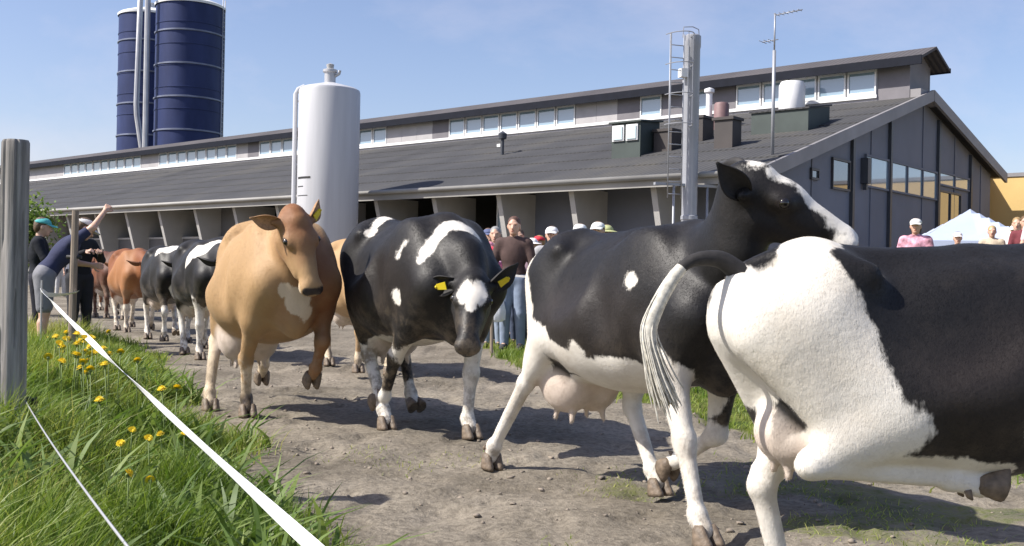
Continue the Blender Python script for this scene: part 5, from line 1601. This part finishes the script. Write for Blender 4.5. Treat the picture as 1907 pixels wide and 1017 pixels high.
def person(label, loc, ang, hgt, pose, shirt, trousers, hair=(0.10, 0.06, 0.03), cap=None, shoes=(0.05, 0.05, 0.055), long_hair=False, sleeves='short', legs_cover='long', group=None, h=0.015, hat=False):
    S = hgt / 1.75
    root = empty('person', loc, R(ang), label, 'person', group)
    root.scale = (S,) * 3
    lean = R(pose.get('lean', 0)); side = R(pose.get('side', 0))
    pel = V3(pose.get('px', 0), 0, 0.93 + pose.get('pz', 0))
    up = unit((math.sin(lean), -math.sin(side), math.cos(lean) * math.cos(side)))
    lat = unit(np.cross(up, (1, 0, 0))); fw = np.cross(lat, up)
    at = lambda f, l, u: pel + fw * f + lat * l + up * u
    neck = at(0.01, 0, 0.56)
    hd = R(pose.get('head', 0)); tw = R(pose.get('turn', 0))
    hf = fw * math.cos(hd) - up * math.sin(hd); hu = up * math.cos(hd) + fw * math.sin(hd)
    hf2 = hf * math.cos(tw) + lat * math.sin(tw); hl_ = np.cross(hu, hf2)
    HC = neck + hu * 0.145 + hf2 * 0.02
    hp = lambda f, l, u: HC + hf2 * f + hl_ * l + hu * u
    HM = np.array([hf2, hl_, hu])
    arms = {}
    for s, k in ((-1, 'R'), (1, 'L')):
        sh = at(0, s * 0.185, 0.48)
        el, wr = pose.get('arm' + k, ((0.03, s * 0.26, 0.20), (0.12, s * 0.24, -0.04)))
        arms[k] = (sh, at(*el), at(*wr))
    legs = {}
    for s, k in ((-1, 'R'), (1, 'L')):
        hip = pel + V3(0, s * 0.095, -0.02)
        kn, an = pose.get('leg' + k, ((0.02, s * 0.10, 0.49), (-0.02, s * 0.11, 0.085)))
        legs[k] = (hip, V3(*kn), V3(*an))
    def limbs(P, inf=0.0, arm_n=2, leg_n=2, torso=True, arms_on=True, legs_on=True, feet=True, k=0.03):
        if torso:
            P.append((('e', at(0.0, 0, 0.34), (0.115 + inf, 0.165 + inf, 0.23 + inf), np.array([fw, lat, up])), 0.05))
            P.append((('e', at(0.0, 0, 0.06), (0.105 + inf, 0.155 + inf, 0.15 + inf), np.array([fw, lat, up])), 0.06))
            P.append((('c', at(0, -0.14, 0.475), at(0, 0.14, 0.475), 0.062 + inf, 0.062 + inf), 0.05))
        if arms_on:
            for a in arms.values():
                P.append((('c', a[0], a[1] if arm_n > 1 else a[0] * .35 + a[1] * .65, 0.056 + inf, 0.042 + inf), 0.04))
                if arm_n > 1: P.append((('c', a[1], a[2], 0.040 + inf, 0.027 + inf), 0.02))
        if legs_on:
            for l in legs.values():
                P.append((('c', l[0], l[1] if leg_n > 1 else l[0] * .15 + l[1] * .85, 0.088 + inf, 0.056 + inf), 0.04))
                if leg_n > 1:
                    P.append((('c', l[1], l[2], 0.055 + inf, 0.036 + inf), 0.02))
                    if inf == 0: P.append((('c', l[1] * .7 + l[2] * .3 + V3(-.015, 0, 0), l[1] * .4 + l[2] * .6, 0.052, 0.040), 0.03))
    P = []
    limbs(P)
    P.append((('c', at(0, 0, 0.50), hp(-0.02, 0, -0.05), 0.058, 0.05), 0.03))
    for l in legs.values():
        P.append((('c', l[2], l[2] + V3(0.13, 0, -0.045), 0.038, 0.030), 0.02))
    bm_, v1 = sdf_mesh('t', P, h)
    # head with face, on its own finer grid but in the same mesh
    Q = []
    q = lambda c, r, k=0.02: Q.append((('e', hp(*c), r, HM), k))
    q((-0.01, 0, 0.025), (0.098, 0.077, 0.098)); q((0.02, 0, -0.045), (0.072, 0.060, 0.075), 0.04)
    q((0.060, 0, -0.095), (0.030, 0.032, 0.024)); 
    Q.append((('c', hp(0.085, 0, 0.005), hp(0.108, 0, -0.035), 0.010, 0.017), 0.015))
    q((0.085, 0, -0.068), (0.014, 0.027, 0.011), 0.012)
    for s in (-1, 1):
        q((-0.005, s * 0.080, -0.01), (0.024, 0.010, 0.034), 0.01); q((0.070, s * 0.035, 0.028), (0.022, 0.028, 0.010), 0.015)
    Q.append((('c', hp(-0.02, 0, -0.05), at(0, 0, 0.52), 0.052, 0.055), 0.03))
    b2, v2 = sdf_mesh('t', Q, 0.0085)
    lip = np.clip(-prim_d(('e', hp(0.098, 0, -0.069), (0.014, 0.026, 0.010), HM), v2[:, 0], v2[:, 1], v2[:, 2]) / 0.003, 0, 1)
    parts = [(bm_, np.zeros(len(v1))), (b2, lip)]
    # hands: palm, four fingers of different lengths bent at the knuckle, thumb from the side of the palm
    for kx, s in (('R', -1), ('L', 1)):
        sh, el, wr = arms[kx]
        d = unit(wr - el); ref = np.array([1.0, 0, 0]) if abs(d[0]) < 0.8 else np.array([0, 0, 1.0])
        n = unit(np.cross(d, ref)) * s; w = np.cross(n, d)        # n: back of the hand, w: across
        curl = pose.get('curl', 0.5)
        hp_ = []
        hp_.append((('c', wr - d * 0.02, wr + d * 0.03, 0.026, 0.028), 0.01))
        for i, (off, ln) in enumerate(((-0.030, 0.066), (-0.010, 0.076), (0.011, 0.071), (0.031, 0.055))):
            b0 = wr + d * 0.03 + w * off * .6; b1 = wr + d * 0.088 + w * off
            k1 = b1 + (d * math.cos(curl) - n * math.sin(curl)) * ln * .5
            k2 = k1 + (d * math.cos(2 * curl) - n * math.sin(2 * curl)) * ln * .5
            hp_ += [(('c', b0, b1, 0.014, 0.0115), 0.012), (('c', b1, k1, 0.0098, 0.009), 0.004), (('c', k1, k2, 0.009, 0.0075), 0.004)]
        t0 = wr + d * 0.030 - w * 0.030; t1 = t0 + (d * 0.6 - w * 0.75 - n * .2) * 0.036; t2 = t1 + (d * 0.85 - w * 0.3 - n * .4) * 0.034
        hp_ += [(('c', wr + d * 0.01 - w * .012, t0, 0.018, 0.014), 0.01), (('c', t0, t1, 0.013, 0.011), 0.005), (('c', t1, t2, 0.011, 0.009), 0.004)]
        b3, v3 = sdf_mesh('t', hp_, 0.0065, 0.006)
        parts.append((b3, np.zeros(len(v3))))
    link_mesh('body', cat_mesh('body', parts), M['skin'], root)
    for s in (-1, 1):
        o = link_mesh('eye', EYE, None, root); o.location = hp(0.074, s * 0.032, 0.008); o.scale = (0.42,) * 3
    # clothes
    P = []; limbs(P, 0.016, 2 if sleeves == 'long' else 1, 0, True, sleeves != 'none', False)
    P.append((('c', at(0, 0, 0.50), at(0, 0, 0.525), 0.070, 0.062), 0.03))
    me, _ = sdf_mesh('shirt', P, h); link_mesh('shirt', me, shirt, root)
    P = []
    P.append((('e', at(0.0, 0, 0.03), (0.122, 0.170, 0.135), np.array([fw, lat, up])), 0.05))
    limbs(P, 0.022 if legs_cover == 'long' else 0.032, 0, 2 if legs_cover == 'long' else 1, False, False, True)
    me, _ = sdf_mesh('trousers' if legs_cover == 'long' else 'shorts', P, h); link_mesh('trousers' if legs_cover == 'long' else 'shorts', me, trousers, root)
    for l in legs.values():
        me, _ = sdf_mesh('shoe', [(('c', l[2] + V3(-0.02, 0, -0.03), l[2] + V3(0.14, 0, -0.045), 0.050, 0.042), None), (('c', l[2] + V3(0, 0, 0.0), l[2], 0.050, 0.05), 0.03)], h)
        link_mesh('shoe', me, cloth(shoes), root)
    P = [(('e', hp(-0.022, 0, 0.045), (0.100, 0.085, 0.090), HM), None), (('e', hp(-0.060, 0, -0.01), (0.062, 0.080, 0.085), HM), 0.03)]
    if long_hair:
        P.append((('c', hp(-0.07, 0, -0.02), hp(-0.085, 0, -0.20), 0.075, 0.055), 0.04))
    me, _ = sdf_mesh('hair', P, 0.011); link_mesh('hair', me, simple('hair', hair, 0.6, var=0.3, scale=30, bump=0.4, bscale=60), root)
    if cap:
        cm = cloth(cap)
        mb = MB(); rings = []
        N_ = 20
        for i in range(7):
            t = i / 6; rr = math.cos(t * math.pi / 2 * 0.98); z = 0.045 + 0.082 * math.sin(t * math.pi / 2)
            rings.append([mb.bm.verts.new(tuple(hp(-0.012 + 0.112 * rr * math.cos(2 * math.pi * k / N_), 0.095 * rr * math.sin(2 * math.pi * k / N_), z))) for k in range(N_)])
        for a, b in zip(rings, rings[1:]):
            for k in range(N_):
                f = mb.bm.faces.new((a[k], a[(k + 1) % N_], b[(k + 1) % N_], b[k])); f.smooth = True
        mb.bm.faces.new(rings[-1])
        c = mb.build('cap', cm, root)
        sm = c.modifiers.new('thickness', 'SOLIDIFY'); sm.thickness = 0.006
        mb = MB(); pr = []
        M_ = 12
        if hat:
            ins = [hp(-0.012 + 0.110 * math.cos(2 * math.pi * k / N_), 0.094 * math.sin(2 * math.pi * k / N_), 0.048) for k in range(N_)]
            out = [hp(-0.012 + 0.175 * math.cos(2 * math.pi * k / N_), 0.160 * math.sin(2 * math.pi * k / N_), 0.025) for k in range(N_)]
            rng_ = range(N_)
        else:
            an = np.linspace(-1.15, 1.15, M_ + 1)
            ins = [hp(-0.012 + 0.112 * math.cos(a), 0.095 * math.sin(a), 0.048) for a in an]
            out = [hp(0.02 + 0.165 * math.cos(a * .8), 0.085 * math.sin(a), 0.028 - .01 * abs(a)) for a in an]
            rng_ = range(M_)
        vi = [mb.bm.verts.new(tuple(p)) for p in ins]; vo = [mb.bm.verts.new(tuple(p)) for p in out]
        for k in rng_:
            k2 = (k + 1) % len(vi); mb.bm.faces.new((vi[k], vo[k], vo[k2], vi[k2]))
        bmm = mb.build('brim', cm, c); sm = bmm.modifiers.new('thickness', 'SOLIDIFY'); sm.thickness = 0.006
    return root

gz = lambda x, y: float(ground_z(x, y))
def stand(x, y): return (x, y, gz(x, y) - 0.005)
HOLD = dict(armR=((0.10, -0.27, 0.26), (0.30, -0.12, 0.36)), armL=((0.10, 0.27, 0.26), (0.30, 0.12, 0.36)), curl=0.9)
# left group
person('man in a navy T-shirt and grey shorts stooping beside the tape with one arm raised', stand(-5.62, 12.3), 28, 1.80,
       dict(lean=38, side=-4, head=-10, armR=((0.06, -0.23, 0.74), (0.04, -0.14, 0.99)), armL=((0.18, 0.28, 0.36), (0.34, 0.16, 0.44)), curl=0.8,
            legL=((0.03, 0.14, 0.49), (-0.02, 0.16, 0.085)), legR=((0.00, -0.13, 0.49), (-0.03, -0.15, 0.085))),
       cloth((0.035, 0.040, 0.085)), cloth((0.20, 0.20, 0.22)), cap=(0.62, 0.62, 0.62), legs_cover='short', h=0.012)
person('person in black with a teal cap standing behind the stooping man', stand(-6.15, 13.3), 20, 1.68, dict(head=8, **HOLD),
       cloth((0.012, 0.014, 0.02)), cloth((0.02, 0.02, 0.03)), cap=(0.10, 0.42, 0.42), sleeves='long')
person('person in dark clothes with dark hair holding a camera behind the tall stake', stand(-5.95, 14.1), -35, 1.70, dict(head=5, **HOLD),
       cloth((0.02, 0.02, 0.022)), cloth((0.03, 0.03, 0.035)), hair=(0.03, 0.02, 0.015), sleeves='long', long_hair=True)
person('far person in white watching the cows close to the barn', stand(-14.2, 33.0), -60, 1.65, dict(), cloth((0.70, 0.70, 0.70)), cloth((0.04, 0.04, 0.05)), h=0.025)
person('far person in a black top beside the one in white', stand(-15.2, 34.5), -50, 1.72, dict(), cloth((0.02, 0.02, 0.02)), cloth((0.5, 0.5, 0.5)), h=0.025)
# middle group, behind the black cows
person('child in a red cap and purple-grey patterned top between the two black cows', stand(-0.52, 15.2), -105, 1.70, dict(turn=10), cloth((0.30, 0.22, 0.34), var=0.7, scale=40), cloth((0.10, 0.13, 0.22)), cap=(0.62, 0.03, 0.05), hair=(0.25, 0.15, 0.07))
person('grey-haired adult in a light grey jacket among the middle spectators', stand(-0.28, 16.6), -95, 1.82, dict(), cloth((0.36, 0.37, 0.38)), cloth((0.12, 0.13, 0.15)), hair=(0.26, 0.26, 0.26), sleeves='long')
person('child in a red cap and pink top second from the left in the middle', stand(-0.27, 14.9), -100, 1.46, dict(turn=-15), cloth((0.55, 0.16, 0.24), var=0.4, scale=18), cloth((0.30, 0.36, 0.46)), cap=(0.66, 0.05, 0.09))
person('adult in a dark brown jacket and jeans carrying a white bag', stand(0.02, 14.3), -100, 1.86, dict(armR=((0.02, -0.27, 0.20), (0.05, -0.27, -0.06)), curl=1.0), cloth((0.085, 0.055, 0.05)), cloth((0.22, 0.27, 0.36)), sleeves='long', hair=(0.10, 0.05, 0.035))
person('woman in a white sun hat and mauve top beside the brown jacket', stand(0.30, 15.6), -100, 1.64, dict(turn=20), cloth((0.28, 0.20, 0.24)), cloth((0.05, 0.05, 0.07)), cap=(0.78, 0.76, 0.76), hat=True, long_hair=True)
person('spectator in a pale cap and grey top behind the rump of the black cow', stand(0.56, 14.6), -100, 1.76, dict(), cloth((0.34, 0.34, 0.36)), cloth((0.06, 0.06, 0.08)), cap=(0.72, 0.72, 0.72))
person('spectator in a white cap seen just over the back of the black cow', stand(0.95, 14.4), -105, 1.80, dict(turn=-10), cloth((0.55, 0.55, 0.55)), cloth((0.08, 0.08, 0.1)), cap=(0.80, 0.80, 0.78))
person('spectator in a yellow-green hat over the back of the black cow', stand(1.36, 14.8), -100, 1.80, dict(), cloth((0.20, 0.24, 0.14)), cloth((0.08, 0.08, 0.1)), cap=(0.42, 0.44, 0.22), hat=True)
crowd = [(0.45, 17.0, 1.72, (0.55, 0.06, 0.08), (0.60, 0.05, 0.07), 'spectator in a red cap and red shirt behind the woman in the sun hat'),
         (0.10, 16.9, 1.80, (0.70, 0.68, 0.66), None, 'bare-headed spectator in white behind the brown jacket'),
         (-0.42, 17.6, 1.84, (0.12, 0.16, 0.28), (0.10, 0.12, 0.22), 'spectator in a dark blue cap at the back of the middle group'),
         (-0.36, 15.7, 1.58, (0.64, 0.34, 0.42), (0.70, 0.30, 0.38), 'child in a pink cap behind the red-capped child'),
         (0.74, 13.6, 1.68, (0.60, 0.58, 0.60), (0.74, 0.20, 0.22), 'spectator in a bright red cap and pale top above the cow rump'),
         (1.16, 13.9, 1.80, (0.66, 0.64, 0.62), (0.78, 0.78, 0.76), 'spectator in white with a white cap behind the cow with the raised head'),
         (-0.05, 15.6, 1.55, (0.50, 0.30, 0.44), None, 'fair-haired child in a mauve top beside the brown jacket'),
         (9.95, 20.3, 1.80, (0.20, 0.22, 0.30), (0.62, 0.60, 0.56), 'adult in a beige cap and blue-grey jacket behind the people at the yellow wall'),
         (9.60, 17.9, 1.62, (0.50, 0.08, 0.12), None, 'child in a crimson top close to the right edge'),
         (10.4, 21.2, 1.84, (0.62, 0.55, 0.50), None, 'tall fair adult at the back near the yellow building'),
         (8.95, 20.6, 1.70, (0.70, 0.66, 0.66), (0.74, 0.70, 0.66), 'person in a pale cap just right of the tent')]
for i, (x, y, hg, sc_, cp, lb) in enumerate(crowd):
    person(lb, stand(x, y), -110 + (i * 37) % 40 - 15, hg, dict(turn=(i * 23) % 50 - 25, **(HOLD if i % 3 == 0 else {})), cloth(sc_, var=0.3, scale=14), cloth(((0.08, 0.1, 0.16), (0.20, 0.22, 0.26), (0.05, 0.05, 0.06))[i % 3]), cap=cp,
           hair=((0.28, 0.18, 0.08), (0.08, 0.05, 0.03), (0.16, 0.09, 0.04))[i % 3], h=0.02, sleeves='long' if i % 2 else 'short')
mb = MB()
bx, by, bz = -0.19, 14.16, 0.62
rings = []
for i, (z, w, dd) in enumerate(((0.0, 0.05, 0.03), (0.03, 0.10, 0.05), (0.15, 0.105, 0.055), (0.28, 0.085, 0.045), (0.36, 0.05, 0.03), (0.42, 0.02, 0.015))):
    rings.append([mb.bm.verts.new((w * math.cos(2 * math.pi * k / 14) * (1 + .12 * math.sin(3 * k + i)), dd * math.sin(2 * math.pi * k / 14) * (1 + .15 * math.cos(2 * k + i)), z)) for k in range(14)])
for a, b in zip(rings, rings[1:]):
    for k in range(14):
        f = mb.bm.faces.new((a[k], a[(k + 1) % 14], b[(k + 1) % 14], b[k])); f.smooth = True
mb.bm.faces.new(rings[0][::-1]); mb.bm.faces.new(rings[-1])
bag = tag(mb.build('plastic_bag', simple('white_plastic', (0.78, 0.80, 0.84), 0.4, var=0.06, scale=12, bump=0.3)), 'white plastic bag hanging from the hand of the adult in brown', 'bag')
bag.location = (bx, by, 0.40)
# right group, on the bank behind the nearest cow
person('child in a white cap and pink-and-white T-shirt on the bank by the gable', stand(5.47, 13.9), -115, 1.48, dict(armR=((0.05, -0.26, 0.22), (0.20, -0.14, 0.14)), armL=((0.05, 0.26, 0.22), (0.20, 0.12, 0.12))), cloth((0.70, 0.30, 0.38), var=0.75, scale=9), cloth((0.1, 0.1, 0.14)), cap=(0.76, 0.74, 0.70), hair=(0.06, 0.03, 0.02), long_hair=True)
person('fair-haired adult in a white shirt right of the tent', stand(9.55, 19.4), -120, 1.78, dict(), cloth((0.74, 0.73, 0.70)), cloth((0.12, 0.12, 0.14)), hair=(0.30, 0.20, 0.09))
person('person with brown hair and a dark red top beside the yellow wall', stand(9.20, 18.4), -125, 1.66, dict(turn=15), cloth((0.16, 0.04, 0.05)), cloth((0.10, 0.10, 0.12)), hair=(0.12, 0.07, 0.03), long_hair=True)
person('dark-haired person in a white and pink top at the right edge', stand(9.05, 17.6), -120, 1.74, dict(turn=-20), cloth((0.66, 0.50, 0.52)), cloth((0.08, 0.09, 0.12)), hair=(0.015, 0.012, 0.012), long_hair=True)
person('blond child in a beige top at the foot of the yellow wall', stand(8.75, 18.7), -115, 1.50, dict(), cloth((0.50, 0.42, 0.32)), cloth((0.20, 0.2, 0.25)), hair=(0.42, 0.30, 0.14))
